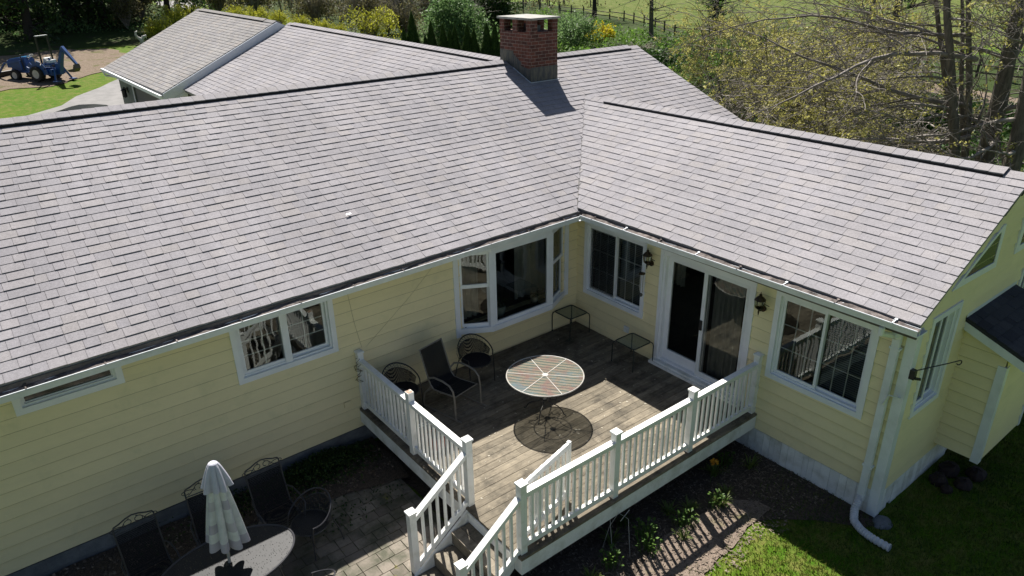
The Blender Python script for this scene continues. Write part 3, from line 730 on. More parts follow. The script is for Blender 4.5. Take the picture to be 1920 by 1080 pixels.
# ================================================================ TERRAIN
def interp(v, xs, ys):
    if v <= xs[0]: return ys[0]
    for i in range(len(xs)-1):
        if v <= xs[i+1]: return ys[i] + (ys[i+1]-ys[i])*(v-xs[i])/(xs[i+1]-xs[i])
    return ys[-1]
def h(x, y):
    A = interp(y, [-50, 2, 12, 20, 27, 38, 55, 75, 120, 400], [0, 0, .4, .8, 1.15, 2.15, 3.5, 4.4, 5.2, 5.2])
    t = min(max((x-5)/25, 0), 1); t = t*t*(3-2*t)
    return -.75 + A*(1-.78*t)
def ground_mat():
    m, nt, b = nm('lawn_grass'); v = coords(nt)
    n1 = ramp(nt, noise(nt, v, .35, 5, .65), [(.35, 0.0), (.7, 1.0)]); n2 = noise(nt, v, 3.5, 5, .7)
    col = mix(nt, n1, (.050, .118, .006), (.085, .135, .009)); col = mix(nt, ramp(nt, n2, [(.45, 0.0), (.66, .9)]), col, (.15, .145, .04))
    geo = nt.nodes.new('ShaderNodeNewGeometry'); sx = nt.nodes.new('ShaderNodeSeparateXYZ'); nt.links.new(geo.outputs['Position'], sx.inputs[0])
    # leaf litter under the woods on the right and behind the house
    wood = noise(nt, v, .12, 4, .6)
    g = ramp(nt, noise(nt, v, 45, 3, .8), [(.3, .55), (.7, 1.4)]); col = mix(nt, 1.0, col, g, 'MULTIPLY')
    nt.links.new(col, b.inputs['Base Color']); b.inputs['Roughness'].default_value = .9; b.inputs['Specular IOR Level'].default_value = .1
    bump(nt, b, noise(nt, v, 40, 3, .8), .6, .03); return m
def litter_mat(name, a, c2, green, amt, sc=14):
    m, nt, b = nm(name); v = coords(nt)
    col = mix(nt, ramp(nt, noise(nt, v, sc, 5, .8), [(.35, 0.0), (.65, 1.0)]), a, c2)
    col = mix(nt, ramp(nt, noise(nt, v, 1.1, 4, .7), [(.62-amt*.3, 0.0), (.75-amt*.3, .85)]), col, green)
    g = ramp(nt, noise(nt, v, 70, 3, .8), [(.3, .5), (.7, 1.5)]); col = mix(nt, 1.0, col, g, 'MULTIPLY')
    nt.links.new(col, b.inputs['Base Color']); b.inputs['Roughness'].default_value = .95; b.inputs['Specular IOR Level'].default_value = .1
    bump(nt, b, noise(nt, v, 50, 3, .8), .7, .03); return m
M['grass'] = ground_mat()
M['forest'] = litter_mat('leaf_litter_floor', (.036, .036, .018), (.062, .056, .034), (.034, .058, .012), .9, 6)
M['mulch'] = litter_mat('garden_soil', (.055, .042, .034), (.12, .095, .075), (.05, .05, .03), -.05, 22)
M['dirt'] = litter_mat('bare_dirt', (.14, .105, .078), (.21, .165, .125), (.085, .09, .03), .3, 5)
M['tan_dirt'] = litter_mat('dry_garden_edge', (.17, .13, .105), (.25, .20, .16), (.13, .13, .05), .05, 26)
M['drive'] = simple('pale_asphalt', (.225, .215, .21), (.175, .17, .165), 2, .9, fine=.12)
M['field'] = litter_mat('meadow_grass', (.060, .092, .014), (.092, .118, .024), (.15, .145, .055), .45, .9)
def axis(a, b, fine0, fine1, s0, s1):
    out = [a]; x = a
    while x < b:
        st = s0 if fine0 <= x < fine1 else s1
        if x < fine0 and x + st > fine0: x = fine0
        else: x += st
        out.append(min(x, b))
    return out
mb = MB(); xs = axis(-90, 260, -30, 70, 2, 16); ys = axis(-60, 300, -10, 130, 2, 16)
nx = len(xs); mb.add([(x, y, h(x, y)) for y in ys for x in xs], [(j*nx+i, j*nx+i+1, (j+1)*nx+i+1, (j+1)*nx+i) for j in range(len(ys)-1) for i in range(nx-1)])
structure('ground', mb, M['grass'])
def sheet(name, poly, mat, lift, step=1.0, jag=.0, seed=1):
    """polygon draped over the terrain, filled on a grid clipped to the outline"""
    import bmesh
    rr = random.Random(seed); pts = []
    for i in range(len(poly)):
        a, b = Vector(poly[i]), Vector(poly[(i+1) % len(poly)]); n = max(1, int((b-a).length/step))
        for k in range(n):
            p = a.lerp(b, k/n)
            if jag: p = p + Vector((rr.uniform(-jag, jag), rr.uniform(-jag, jag)))
            pts.append(p)
    bm = bmesh.new(); vs = [bm.verts.new((p.x, p.y, 0)) for p in pts]; f = bm.faces.new(vs); f.normal_update(); bm.normal_update()
    bmesh.ops.triangulate(bm, faces=[f])
    x0, x1, y0, y1 = min(p.x for p in pts), max(p.x for p in pts), min(p.y for p in pts), max(p.y for p in pts)
    g = max(2.0, step)
    x = math.ceil(x0/g)*g
    while x < x1: bmesh.ops.bisect_plane(bm, geom=bm.verts[:]+bm.edges[:]+bm.faces[:], plane_co=(x, 0, 0), plane_no=(1, 0, 0)); x += g
    y = math.ceil(y0/g)*g
    while y < y1: bmesh.ops.bisect_plane(bm, geom=bm.verts[:]+bm.edges[:]+bm.faces[:], plane_co=(0, y, 0), plane_no=(0, 1, 0)); y += g
    for v in bm.verts: v.co.z = h(v.co.x, v.co.y) + lift
    bm.normal_update(); mb = MB(); bm.verts.index_update()
    mb.add([v.co.copy() for v in bm.verts], [tuple(v.index for v in (f.verts if f.normal.z > 0 else reversed(f.verts))) for f in bm.faces]); bm.free()
    return structure(name, mb, mat)
sheet('woodland_floor', [(6.8, -12), (20, -12), (75, 2), (58, 12), (50, 26), (52, 36), (60, 56), (75, 90), (60, 140), (36, 150), (30, 84), (24, 60), (14, 40), (8.5, 26), (7.2, 8)], M['forest'], .02, 2, .5, 3)
sheet('woodland_floor', [(-60, 46), (-20, 46), (-6, 46.5), (-1, 47), (3, 46), (6, 49), (9, 58), (14, 75), (10, 150), (-60, 150)], M['forest'], .02, 2, .5, 4)
sheet('field', [(53, 26), (72, 8), (230, 10), (230, 140), (90, 110), (62, 62), (54, 40)], M['field'], .03, 3, .4, 5)
sheet('dirt_track', [(36, -2), (39.5, 8), (42, 16), (47, 29), (44.5, 29.5), (39.5, 17), (37, 9), (33, -1)], M['dirt'], .04, 1.5, .2, 6)
sheet('dirt_patch', [(-12, 33), (-6.5, 36.2), (-4, 36.2), (-2.3, 37.8), (-.6, 38.6), (1.5, 42), (.6, 46), (-2, 46.5), (-7, 46), (-14, 44)], M['dirt'], .03, .5, .28, 7)
sheet('driveway', [(-2.2, 18), (-2.2, 29), (0, 38), (-.9, 36.4), (-2.2, 34.6), (-3.6, 33.2), (-4.6, 31.6), (-7, 30), (-14, 27), (-14, 17)], M['drive'], .03, 1, .06, 8)
sheet('road', [(16, 100), (22, 100), (40, 160), (32, 160)], M['drive'], .04, 3, .3, 9)
# planting bed along the deck and the wing, patio under the stairs
sheet('planting_bed', [(-5.0, -.0), (-5.0, -4.1), (-5.3, -4.6), (-4.3, -5.35), (-3.0, -5.35), (-2.4, -5.35), (-1.6, -5.22), (-1.2, -5.5), (-.7, -5.9), (-.3, -6.4), (.1, -6.6), (.2, -4), (.2, .0)], M['mulch'], .012, .25, .03, 10)
sheet('planting_bed', [(-12, .05), (-12, -.75), (-7.2, -.75), (-6.1, -.95), (-5.5, -1.15), (-4.9, -1.3), (-4.9, .05)], M['mulch'], .11, .3, .03, 11)
sheet('bed_edge', [(-5.0, -5.35), (-3.6, -4.95), (-2.9, -4.72), (-2.0, -4.72), (-1.4, -4.75), (-1.05, -5.05), (-1.05, -5.35), (-1.6, -5.32), (-2.4, -5.46), (-3.0, -5.5), (-4.3, -5.7)], M['tan_dirt'], .018, .25, .04, 12)

# ---- brick patio
def paver_mat():
    m, nt, b = nm('concrete_pavers'); v = coords(nt)
    col = ramp(nt, tone_attr(nt), [(0, (.125, .105, .085)), (.5, (.19, .163, .132)), (1, (.235, .203, .167))])
    col = mix(nt, ramp(nt, noise(nt, v, 1.7, 5, .7), [(.42, 0.0), (.60, .85)]), col, (.05, .055, .032))
    col = mix(nt, ramp(nt, noise(nt, coords(nt, 'Object', (1, 1, 1), (0, 0, 1)), 2.6, 4, .7), [(.66, 0.0), (.72, .8)]), col, (.16, .15, .03))
    g = ramp(nt, noise(nt, v, 90, 3, .8), [(.3, .75), (.7, 1.2)]); col = mix(nt, 1.0, col, g, 'MULTIPLY')
    nt.links.new(col, b.inputs['Base Color']); b.inputs['Roughness'].default_value = .9; bump(nt, b, noise(nt, v, 80, 3), .4, .004); return m
M['paver'] = paver_mat(); M['joint'] = simple('mossy_joint_sand', (.05, .045, .03), (.06, .07, .025), 9, .95)
mb = MB(); rr = random.Random(4); y = -6.6
while y < -.72:
    x = -12.2 + rr.choice((0, .1, .15))
    xe_ = -5.05 if y < -4.25 or y > -3.0 else -5.05
    while x < xe_:
        wd = rr.choice((.2, .2, .3)); e = min(x+wd, xe_)
        if e - x > .05: 
            dz = rr.uniform(-.005, .004); mb.box(x+.005, y+.005, -.74, e-.005, y+.195, -.66+dz, rr.random())
        x += wd
    y += .2
structure('patio', mb, M['paver'])
mb = MB(); mb.box(-12.2, -6.6, -.78, -5.05, -.7, -.672); structure('patio_bedding', mb, M['joint'])

# ---- blades of lawn near the camera
M['blade'] = leaf_mat('grass_blades', (.034, .078, .006), (.165, .175, .03), .3)
mb = MB(); rr = random.Random(6)
def lawn_in(x, y):
    if y > -4.9 and x < -.2: return False
    if x < -3.0 and y > -5.75: return False
    if x < -1.0 and y > -5.35 - .12*math.sin(x*7): return False
    if x < .1 and y > -5.75: return rr.random() < .5
    if x > 0 and y > -6.45: return False
    return True
for i in range(62000):
    x, y = rr.uniform(-4.2, 5.6), rr.uniform(-9.2, -4.9)
    if not lawn_in(x, y): continue
    p = .5+.5*math.sin(x*1.9+1.3*math.sin(y*2.3))*math.sin(y*1.7+x*.6) + .35*math.sin(x*5.3+y*3.1+2*math.sin(y*4.1))*math.sin(x*2.2-y*4.7)
    z = h(x, y); a = rr.uniform(0, 6.28); l = rr.uniform(.03, .075); wd = rr.uniform(.004, .008); lean = rr.uniform(.2, 1.1)*l
    dx, dy = math.cos(a), math.sin(a); t = min(1, max(0, .62*p + rr.uniform(-.25, .4)))
    mb.add([(x-dy*wd, y+dx*wd, z), (x+dy*wd, y-dx*wd, z), (x+dx*lean, y+dy*lean, z+l)], [(0,1,2)], t)
tag(mb.build('lawn_blades', M['blade']), 'short patchy lawn grass in front of the wing', 'grass', kind='stuff')
mb = MB(); M['chip'] = simple('wood_chips', (.20, .155, .12), (.10, .08, .06), 30, .9, tone=.5)
for i in range(5200):
    x, y = rr.uniform(-5.3, .1), rr.uniform(-6.3, -3.9)
    if y < -5.65+.1*math.sin(x*6) or (x > -1.2 and y < -5.9): continue
    a = rr.uniform(0, 3.14); l, wd = rr.uniform(.008, .03), rr.uniform(.004, .010); z = h(x, y) + .026 + rr.uniform(0, .01); c, s = math.cos(a), math.sin(a); tz = rr.uniform(-.008, .008)
    mb.add([(x-c*l-s*wd, y-s*l+c*wd, z-tz), (x+c*l-s*wd, y+s*l+c*wd, z+tz), (x+c*l+s*wd, y+s*l-c*wd, z+tz), (x-c*l+s*wd, y-s*l-c*wd, z-tz)], [(0,1,2,3)], rr.random())
tag(mb.build('mulch_chips', M['chip']), 'wood chips and dry bits scattered over the planting bed', 'mulch', kind='stuff')

# ---- corrugated drain hose and stones
mb = MB(); path = [Vector(p) for p in [(-.08, -6.17, -.42), (-.10, -6.17, -.50), (-.24, -6.19, -.60), (-.38, -6.27, -.675), (-.46, -6.42, -.69), (-.50, -6.60, -.69), (-.50, -6.88, -.685)]]
fine = []
for i in range(len(path)-1):
    for k in range(14): fine.append(path[i].lerp(path[i+1], k/14))
sm = fine[:]
for _ in range(8): sm = [sm[0]] + [(sm[i-1]+sm[i]*2+sm[i+1])/4 for i in range(1, len(sm)-1)] + [sm[-1]]
mb.tube(sm, [.052 + (.007 if i % 3 else -.006) for i in range(len(sm))], 12, caps=False)
M['hose'] = simple('white_corrugated_plastic', (.62, .63, .66), (.46, .47, .48), 9, .5)
solo('drain_hose', 'white corrugated drain hose bending from the downspout onto the lawn', 'hose', mb, M['hose'], (-.3, -6.3, -.75))
mb = MB(); mb.blob((-.02, -6.52, -.76), .17, .14, .07, 3, 12, 8, .12); solo('splash_stone', 'flat worn stone at the foot of the white corner board', 'stone', mb, M['block'], (-.02, -6.52, -.76), smooth=True)
M['red_stone'] = simple('reddish_field_stone', (.030, .016, .013), (.017, .013, .012), 6, .85, fine=.2)
for i, (x, y, r, l) in enumerate(((1.55, -6.62, .17, 'reddish stone closest to the skirting in the pile under the bump-out'), (1.95, -6.62, .20, 'large reddish stone deep under the bump-out'), (1.75, -6.92, .16, 'reddish stone at the front edge of the pile under the bump-out'), (2.15, -6.95, .18, 'reddish stone at the right of the pile under the bump-out'), (1.42, -6.80, .11, 'smallest reddish stone at the left of the pile under the bump-out'))):
    mb = MB(); mb.blob((x, y, -.72), r, r*.8, r*.62, i+40, 9, 6, .16); solo('field_stone', l, 'stone', mb, M['red_stone'], (x, y, -.75), group='stones under the bump-out')

# ================================================================ GARAGE
M['sage'] = simple('sage_green_siding', (.13, .155, .125), (.115, .14, .115), 3, .7)
M['garage_shingle'] = shingle_mat('brown_grey_shingle', (.262, .25, .245), (.275, .252, .24), (.235, .225, .23), .1)
gar = root('garage', 'sage green garage with a brown-grey shingle roof and white rake board', 'garage', (1.5, 23, .4))
GE0, GE1, GR0, GR1 = (-3.02, 18, 2.88), (-3.0, 28, 2.80), (1.43, 18, 4.97), (1.66, 28.2, 5.04)
mb = MB(); shingles(mb, GE0, GE1, GR0, GR1, None, 51)
def lowr(p, d): return (p[0], p[1], p[2]-d)
mb.prism([lowr(GE0, .012), lowr(GE1, .012), lowr(GR1, .012), lowr(GR0, .012)], (0, 0, -.06), .4)
far0, far1 = (6.0, 18, 2.88), (6.2, 28.2, 2.8)
mb.prism([lowr(GR0, .012), lowr(GR1, .012), lowr(far1, .012), lowr(far0, .012)], (0, 0, -.06), .5)
ridge_caps(mb, (1.44, 18.0, 4.975), (1.45, 19.0, 4.99), .16, (1, 0, 0), seed=61); ridge_caps(mb, (1.45, 19.0, 5.01), (1.65, 27.6, 5.07), .16, (1, 0, 0), seed=62); ridge_caps(mb, (1.65, 27.6, 5.035), (1.66, 28.2, 5.04), .16, (1, 0, 0), seed=63)
gr = mb.build('roof', M['garage_shingle'], gar)
mb = MB(); mb.prism([(1.28, 19.0, 4.915), (1.45, 19.0, 5.005), (1.62, 19, 4.915), (1.62, 19, 4.88), (1.28, 19, 4.88)], (.2, 8.6, .06)); mb.build('ridge_vent', M['ridge_vent'], gr)
mb = MB()
mb.prism([(-3.02, 17.94, 2.86), (1.43, 17.94, 4.95), (1.43, 17.94, 4.63), (-3.02, 17.94, 2.52)], (0, .045, 0)); mb.prism([(1.43, 17.94, 4.95), (6.0, 17.94, 2.86), (6.0, 17.94, 2.52), (1.43, 17.94, 4.63)], (0, .045, 0))
mb.prism([(-3.02, 17.99, 2.53), (1.43, 17.99, 4.62), (1.43, 17.99, 4.60), (-3.02, 17.99, 2.51)], (0, .33, 0))
mb.prism([(-3.02, 17.935, 2.52), (-2.2, 17.935, 2.9), (-2.2, 17.935, 2.52)], (0, .004, 0))
M['cool_white'] = simple('white_rake_paint', (.62, .66, .72), (.58, .62, .68), 3, .55); mb.build('rake_board', M['cool_white'], gar)
mb = MB()
mb.box(-2.55, 18.33, .1, -2.43, 24.9-4.6, 2.78); mb.box(-2.55, 24.9, .1, -2.43, 27.6, 2.74); mb.box(-2.55, 20.3, 2.45, -2.43, 24.9, 2.76)
mb.prism([(-2.55, 18.33, .1), (5.4, 18.33, .1), (5.4, 18.33, 2.9), (1.43, 18.33, 4.8), (-2.55, 18.33, 2.9)], (0, .1, 0)); mb.prism([(-2.55, 27.5, .1), (5.4, 27.5, .1), (5.4, 27.5, 2.8), (1.6, 27.5, 4.8), (-2.55, 27.5, 2.8)], (0, .1, 0))
mb.box(5.3, 18.4, -.2, 5.4, 27.5, 2.8); mb.build('wall', M['sage'], gar)
mb = MB(); mb.box(-2.50, 20.3, .35, -2.46, 24.9, 2.45)
for z in (.9, 1.4, 1.9): mb.box(-2.505, 20.3, z, -2.499, 24.9, z+.02)
M['taupe_door'] = simple('taupe_garage_door', (.16, .145, .13), (.14, .13, .115), 2, .7); mb.build('garage_door', M['taupe_door'], gar)
mb = MB(); mb.box(-2.58, 24.9, .3, -2.552, 25.04, 2.58); mb.box(-2.58, 20.16, .3, -2.552, 20.3, 2.58); mb.box(-2.58, 20.3, 2.45, -2.552, 24.9, 2.58); mb.build('door_frame', M['white'], gar)
mb = MB(); mb.box(-3.12, 18, 2.70, -3.03, 28, 2.80); mb.box(-3.04, 18, 2.62, -3.0, 28, 2.79); mb.tube([(-3.08, 27.8, 2.70), (-3.02, 27.75, 2.5), (-2.62, 27.68, 2.4)], .04, 6); mb.build('gutter', M['white'], gar)
mb = MB(); mb.box(-3.0, 18, 2.66, -2.43, 28, 2.68); mb.build('soffit', M['sage'], gar)
mb = MB(); mb.box(-2.60, 26.05, 1.9, -2.552, 26.2, 2.12); mb.tube([(-2.6, 26.12, 2.05), (-2.72, 26.12, 2.15), (-2.72, 26.12, 2.08)], .02, 6); mb.lathe([(.03, 1.68), (.10, 1.72), (.10, 2.0), (.14, 2.0), (.02, 2.1)], (-2.72, 26.12, 0), 8)
mb.build('wall_lantern', M['black_iron'], gar)

# ================================================================ VEHICLES
M['blue'] = simple('blue_tractor_paint', (.012, .07, .25), (.016, .055, .17), 7, .48, spec=.5); M['light_blue'] = simple('light_blue_hood', (.02, .23, .48), (.018, .2, .44), 4, .3, spec=.6)
M['tyre'] = simple('black_rubber', (.014, .014, .014), (.03, .027, .024), 12, .85); M['rim'] = simple('pale_wheel_rim', (.52, .50, .46), (.42, .4, .36), 8, .5)
M['black_paint'] = simple('black_steel', (.012, .012, .013), rough=.4); M['steel'] = simple('worn_bucket_steel', (.07, .065, .06), (.12, .09, .07), 8, .5, .5)
M['white_paint'] = simple('white_lettering', (.75, .75, .75), rough=.5)
TR = root('tractor', 'blue compact tractor with a roll bar, front loader and backhoe, parked on bare dirt', 'tractor', (0, 0, 0))
# built with its nose along -X, right side towards -Y
def wheel(x, y, r, wd):
    mb = MB(); n = 28; prof = [(r*.60, -wd/2), (r*.93, -wd/2), (r, -wd*.32), (r, wd*.32), (r*.93, wd/2), (r*.60, wd/2)]
    vs = []; fs = []
    for q, o_ in prof:
        for k in range(n): t = 2*math.pi*k/n; rr_ = q*(1+(.03 if k % 2 and q > .9*r else 0)); vs.append((x+rr_*math.cos(t), y+o_, r+rr_*math.sin(t)))
    for i in range(len(prof)):
        j = (i+1) % len(prof)
        for k in range(n): fs.append((i*n+k, i*n+(k+1) % n, j*n+(k+1) % n, j*n+k))
    mb.add(vs, fs); wl = mb.build('wheel', M['tyre'], TR)
    mb = MB(); mb.tube([(x, y-wd*.42, r), (x, y-wd*.30, r)], [r*.58, r*.62], 20); mb.tube([(x, y-wd*.47, r), (x, y-wd*.42, r)], r*.2, 12); mb.build('rim', M['rim'], wl)
for sy in (-1, 1): wheel(0, sy*.52, .37, .30); wheel(-1.42, sy*.48, .28, .21)
mb = MB()
hood = [(-2.02, .62), (-2.0, .92), (-1.85, 1.02), (-1.2, 1.12), (-.88, 1.14), (-.85, .62)]
mb.prism([(x, -.27, z) for x, z in hood], (0, .54, 0)); mb.build('hood', M['blue'], TR)
mb = MB(); mb.prism([(-1.98, -.20, .965), (-1.85, -.20, 1.045), (-1.2, -.20, 1.15), (-.86, -.20, 1.17), (-.86, -.20, 1.12), (-1.9, -.20, .9)], (0, .40, 0)); mb.build('hood_top', M['light_blue'], TR)
mb = MB(); mb.box(-1.9, -.16, .35, -.7, .16, .62); mb.box(-.95, -.42, .40, .0, .42, .46); mb.box(-.4, -.25, .35, .5, .25, .6); mb.build('chassis', M['blue'], TR)
for sy in (-1, 1):
    mb = MB(); pts = [(.0+.47*math.cos(t), .37+.47*math.sin(t)) for t in [R(a) for a in (-5, 25, 55, 85, 115, 145, 165)]]
    for (a, b), (c, d) in zip(pts, pts[1:]): mb.bar((a, sy*.52, b), (c, sy*.52, d), .38, .03, (0, 1, 0))
    mb.build('fender', M['blue'], TR)
mb = MB(); mb.box(-.22, -.23, .66, .22, .23, .76); mb.prism([(.16, -.22, .74), (.30, -.22, 1.12), (.36, -.22, 1.10), (.24, -.22, .72)], (0, .44, 0)); mb.build('seat', M['white_paint'], TR)
mb = MB(); mb.tube([(-.72+.15*math.cos(t)*.8, .17*math.sin(t), 1.18+.15*math.cos(t)*.55) for t in [2*math.pi*i/18 for i in range(18)]], .018, 6, closed=True); mb.tube([(-.86, 0, 1.0), (-.72, 0, 1.18)], .02, 6); mb.build('steering_wheel', M['rim'], TR)
mb = MB()
for sy in (-1, 1): mb.bar((.28, sy*.36, .55), (.28, sy*.36, 2.12), .06, .06, (0, 1, 0))
mb.bar((.28, -.39, 2.12), (.28, .39, 2.12), .07, .07); mb.build('roll_bar', M['black_paint'], TR)
mb = MB(); mb.bar((.28, -.36, 2.165), (.28, .36, 2.165), .11, .03); mb.build('roll_bar_top', M['white_paint'], TR)
for sy in (-1, 1):
    mb = MB(); mb.bar((-1.0, sy*.40, .55), (-1.02, sy*.40, 1.0), .06, .12, (0, 1, 0)); mb.bar((-1.02, sy*.40, .98), (-2.0, sy*.40, .85), .06, .11, (0, 1, 0)); mb.bar((-2.0, sy*.40, .86), (-2.55, sy*.40, .35), .06, .10, (0, 1, 0)); mb.build('loader_arm', M['blue'], TR)
mb = MB(); mb.prism([(-2.5, -.65, .40), (-2.55, -.65, .08), (-2.95, -.65, .04), (-2.95, -.65, .09), (-2.62, -.65, .14), (-2.56, -.65, .42)], (0, 1.3, 0)); mb.build('loader_bucket', M['black_paint'], TR)
mb = MB(); mb.box(.42, -.42, .30, .80, .42, .58); mb.box(.78, -.12, .3, 1.0, .12, .85); mb.bar((.55, -.1, .58), (.50, -.1, 1.12), .05, .05); mb.box(.35, -.3, .78, .62, .3, .86); mb.build('backhoe_frame', M['blue'], TR)
mb = MB(); mb.box(.4, -.2, .86, .6, .2, 1.0); mb.build('backhoe_seat', M['white_paint'], TR)
mb = MB(); mb.bar((.92, 0, .45), (1.16, 0, 1.10), .16, .24, (0, 1, 0), w2=.15, h2=.22); mb.bar((1.16, 0, 1.08), (1.42, 0, 1.62), .15, .22, (0, 1, 0), w2=.12, h2=.16); boom = mb.build('backhoe_boom', M['blue'], TR)
mb = MB(); mb.bar((1.38, 0, 1.64), (2.02, 0, .80), .12, .17, (0, 1, 0), w2=.10, h2=.10); mb.bar((1.36, -.02, 1.46), (1.70, -.02, 1.14), .05, .05); mb.build('dipper_arm', M['blue'], TR)
mb = MB(); mb.prism([(2.02, -.17, .82), (2.06, -.17, .62), (1.92, -.17, .44), (1.62, -.17, .44), (1.52, -.17, .52), (1.62, -.17, .55), (1.88, -.17, .60), (1.96, -.17, .80)], (0, .34, 0)); mb.build('backhoe_bucket', M['steel'], TR)
for sy in (-1, 1):
    mb = MB(); mb.bar((.86, sy*.28, .6), (1.0, sy*.52, .06), .07, .09); mb.box(.92, sy*.52-.12, .0, 1.22, sy*.52+.12, .05); mb.build('stabilizer', M['blue'], TR)
fc = bpy.data.curves.new('emblem', 'FONT'); fc.body = 'LS'; fc.size = .2; fc.extrude = .004; fc.align_x = 'CENTER'; fc.align_y = 'CENTER'
tmp = bpy.data.objects.new('emblem', fc); COL.objects.link(tmp); bpy.context.view_layer.update()
em = bpy.data.meshes.new_from_object(tmp.evaluated_get(bpy.context.evaluated_depsgraph_get())); bpy.data.objects.remove(tmp)
em.transform(Matrix.Translation((1.06, -.088, .86)) @ Matrix.Rotation(R(90), 4, 'X')); em.materials.clear(); em.materials.append(M['white_paint'])
eo = bpy.data.objects.new('emblem', em); COL.objects.link(eo); eo.parent = boom; CH.setdefault(boom.name, []).append(eo)
mb = MB(); mb.box(-2.035, -.23, .64, -2.018, .23, .90); mb.build('grille', M['black_paint'], TR)
for sy in (-1, 1):
    mb = MB(); mb.tube([(-2.0, sy*.17, .94), (-2.03, sy*.17, .93)], .05, 10); mb.build('headlight', M['rim'], TR)
mb = MB(); mb.tube([(-.95, -.34, .55), (-.95, -.36, 1.2), (-.93, -.36, 1.28)], .022, 6)
for k in range(4): mb.tube([(.85, -.06+.04*k, .7), (1.0, -.12+.08*k, 1.15), (1.3, -.1+.07*k, 1.45), (1.45, -.05+.04*k, 1.5)], .013, 5)
mb.build('hydraulic_hose', M['black_paint'], TR)
tx, ty = -4.2, 37.6; place(TR, (tx, ty, h(tx, ty)+.03), R(-52), 1.06)

# dark car whose roof shows over the ridge
M['car_paint'] = simple('black_green_car_paint', (.012, .016, .015), (.014, .018, .017), 4, .25, spec=.7); M['car_glass'] = simple('dark_car_glass', (.006, .007, .008), rough=.1, spec=.6)
CR = root('parked_car', 'dark car parked on the driveway, only its roof showing above the ridge', 'car', (0, 0, 0))
side = [(-2.15, .35), (-2.2, .62), (-2.05, .82), (-1.15, .95), (1.75, 1.0), (2.15, .9), (2.22, .55), (2.15, .35)]
mb = MB(); mb.prism([(x, -.88, z) for x, z in side], (0, 1.76, 0)); mb.build('body', M['car_paint'], CR)
mb = MB(); up_ = [(-1.15, .95, .84), (-.45, 1.42, .66), (-.1, 1.49, .62), (.55, 1.50, .62), (1.0, 1.45, .64), (1.72, 1.0, .82)]
vs = [(x, -w_, z) for x, z, w_ in up_] + [(x, w_, z) for x, z, w_ in up_]; n = len(up_)
mb.add(vs, [(i, i+1, n+i+1, n+i) for i in range(n-1)] + [tuple(range(n)), tuple(range(n, 2*n))]); mb.build('cabin', M['car_paint'], CR, smooth=False)
mb = MB()
for s in (-1, 1): mb.add([(-1.0, s*.835, 1.0), (-.42, s*.675, 1.36), (1.0, s*.665, 1.38), (1.55, s*.82, 1.02)], [(0,1,2,3)])
mb.add([(-1.1, -.72, 1.0), (-1.1, .72, 1.0), (-.5, .58, 1.41), (-.5, -.58, 1.41)], [(0,1,2,3)]); mb.build('window', M['car_glass'], CR)
for sx in (-1.4, 1.35):
    for sy in (-1, 1):
        mb = MB(); mb.tube([(sx, sy*.74, .33), (sx, sy*.90, .33)], .33, 18); wl = mb.build('wheel', M['tyre'], CR); mb = MB(); mb.tube([(sx, sy*.895, .33), (sx, sy*.91, .33)], .2, 14); mb.build('rim', M['rim'], wl)
cxx, cyy = -5.0, 24.4; place(CR, (cxx, cyy, h(cxx, cyy)+.03), R(-36), 1.0)

# pale ornament at the edge of the shade
mb = MB(); c = Vector((2.9, 46.6, h(2.9, 46.6)))
mb.tube([c+Vector(p) for p in [(-.1, 0, 0), (-.05, 0, .35), (-.15, 0, .55), (-.42, 0, .75), (-.55, 0, 1.05), (-.48, 0, 1.3), (-.3, 0, 1.4)]], [.16, .22, .2, .13, .11, .10, .05], 8)
mb.tube([c+Vector(p) for p in [(0, 0, .4), (.2, .05, .75), (.42, .05, .85), (.5, .05, .55)]], [.16, .2, .16, .05], 8)
go = solo('garden_ornament', 'pale curled garden ornament at the edge of the tree shade beyond the garage', 'ornament', mb, M['rim'], c, smooth=True); go.scale = (.62, .62, .62)
# ================================================================ DECK
M['deck'] = None
def deck_mat(name='weathered_deck_boards', a=(.252, .215, .158), b2=(.128, .108, .080), g=(.044, .039, .031)):
    m, nt, b = nm(name)
    v = coords(nt, 'Object', (1.0, 9, 9)); f = ramp(nt, noise(nt, v, 3.2, 6, .7), [(.3, 0.0), (.72, 1.0)])
    col = mix(nt, f, a, b2)
    st = ramp(nt, noise(nt, coords(nt, 'Object'), 2.3, 6, .75), [(.46, 0.0), (.66, .8)]); col = mix(nt, st, col, g)
    sp = ramp(nt, noise(nt, coords(nt, 'Object', (1, 2.2, 1)), 17, 4, .7), [(.64, 0.0), (.72, .7)]); col = mix(nt, sp, col, (.46, .43, .36))
    gr = ramp(nt, noise(nt, coords(nt, 'Object', (2, 60, 60)), 3, 3, .6), [(.35, .82), (.65, 1.1)]); col = mix(nt, 1.0, col, gr, 'MULTIPLY')
    tn = ramp(nt, tone_attr(nt), [(0, .78), (1, 1.2)]); col = mix(nt, 1.0, col, tn, 'MULTIPLY')
    nt.links.new(col, b.inputs['Base Color']); b.inputs['Roughness'].default_value = .78; b.inputs['Specular IOR Level'].default_value = .2
    bump(nt, b, noise(nt, coords(nt, 'Object', (2, 60, 60)), 3, 3), .25, .004); return m
M['deck'] = deck_mat()
M['tread'] = deck_mat('weathered_stair_treads', (.22, .19, .145), (.15, .13, .10))
DX, DY = -5.04, -4.30; PX, PY = -4.95, -4.20
deck = root('wooden_deck', 'raised wooden deck with white baluster railing in the inside corner of the house', 'deck', (-2.5, -2.1, -.75))
mb = MB(); rr = random.Random(77); y = DY; bw = .138
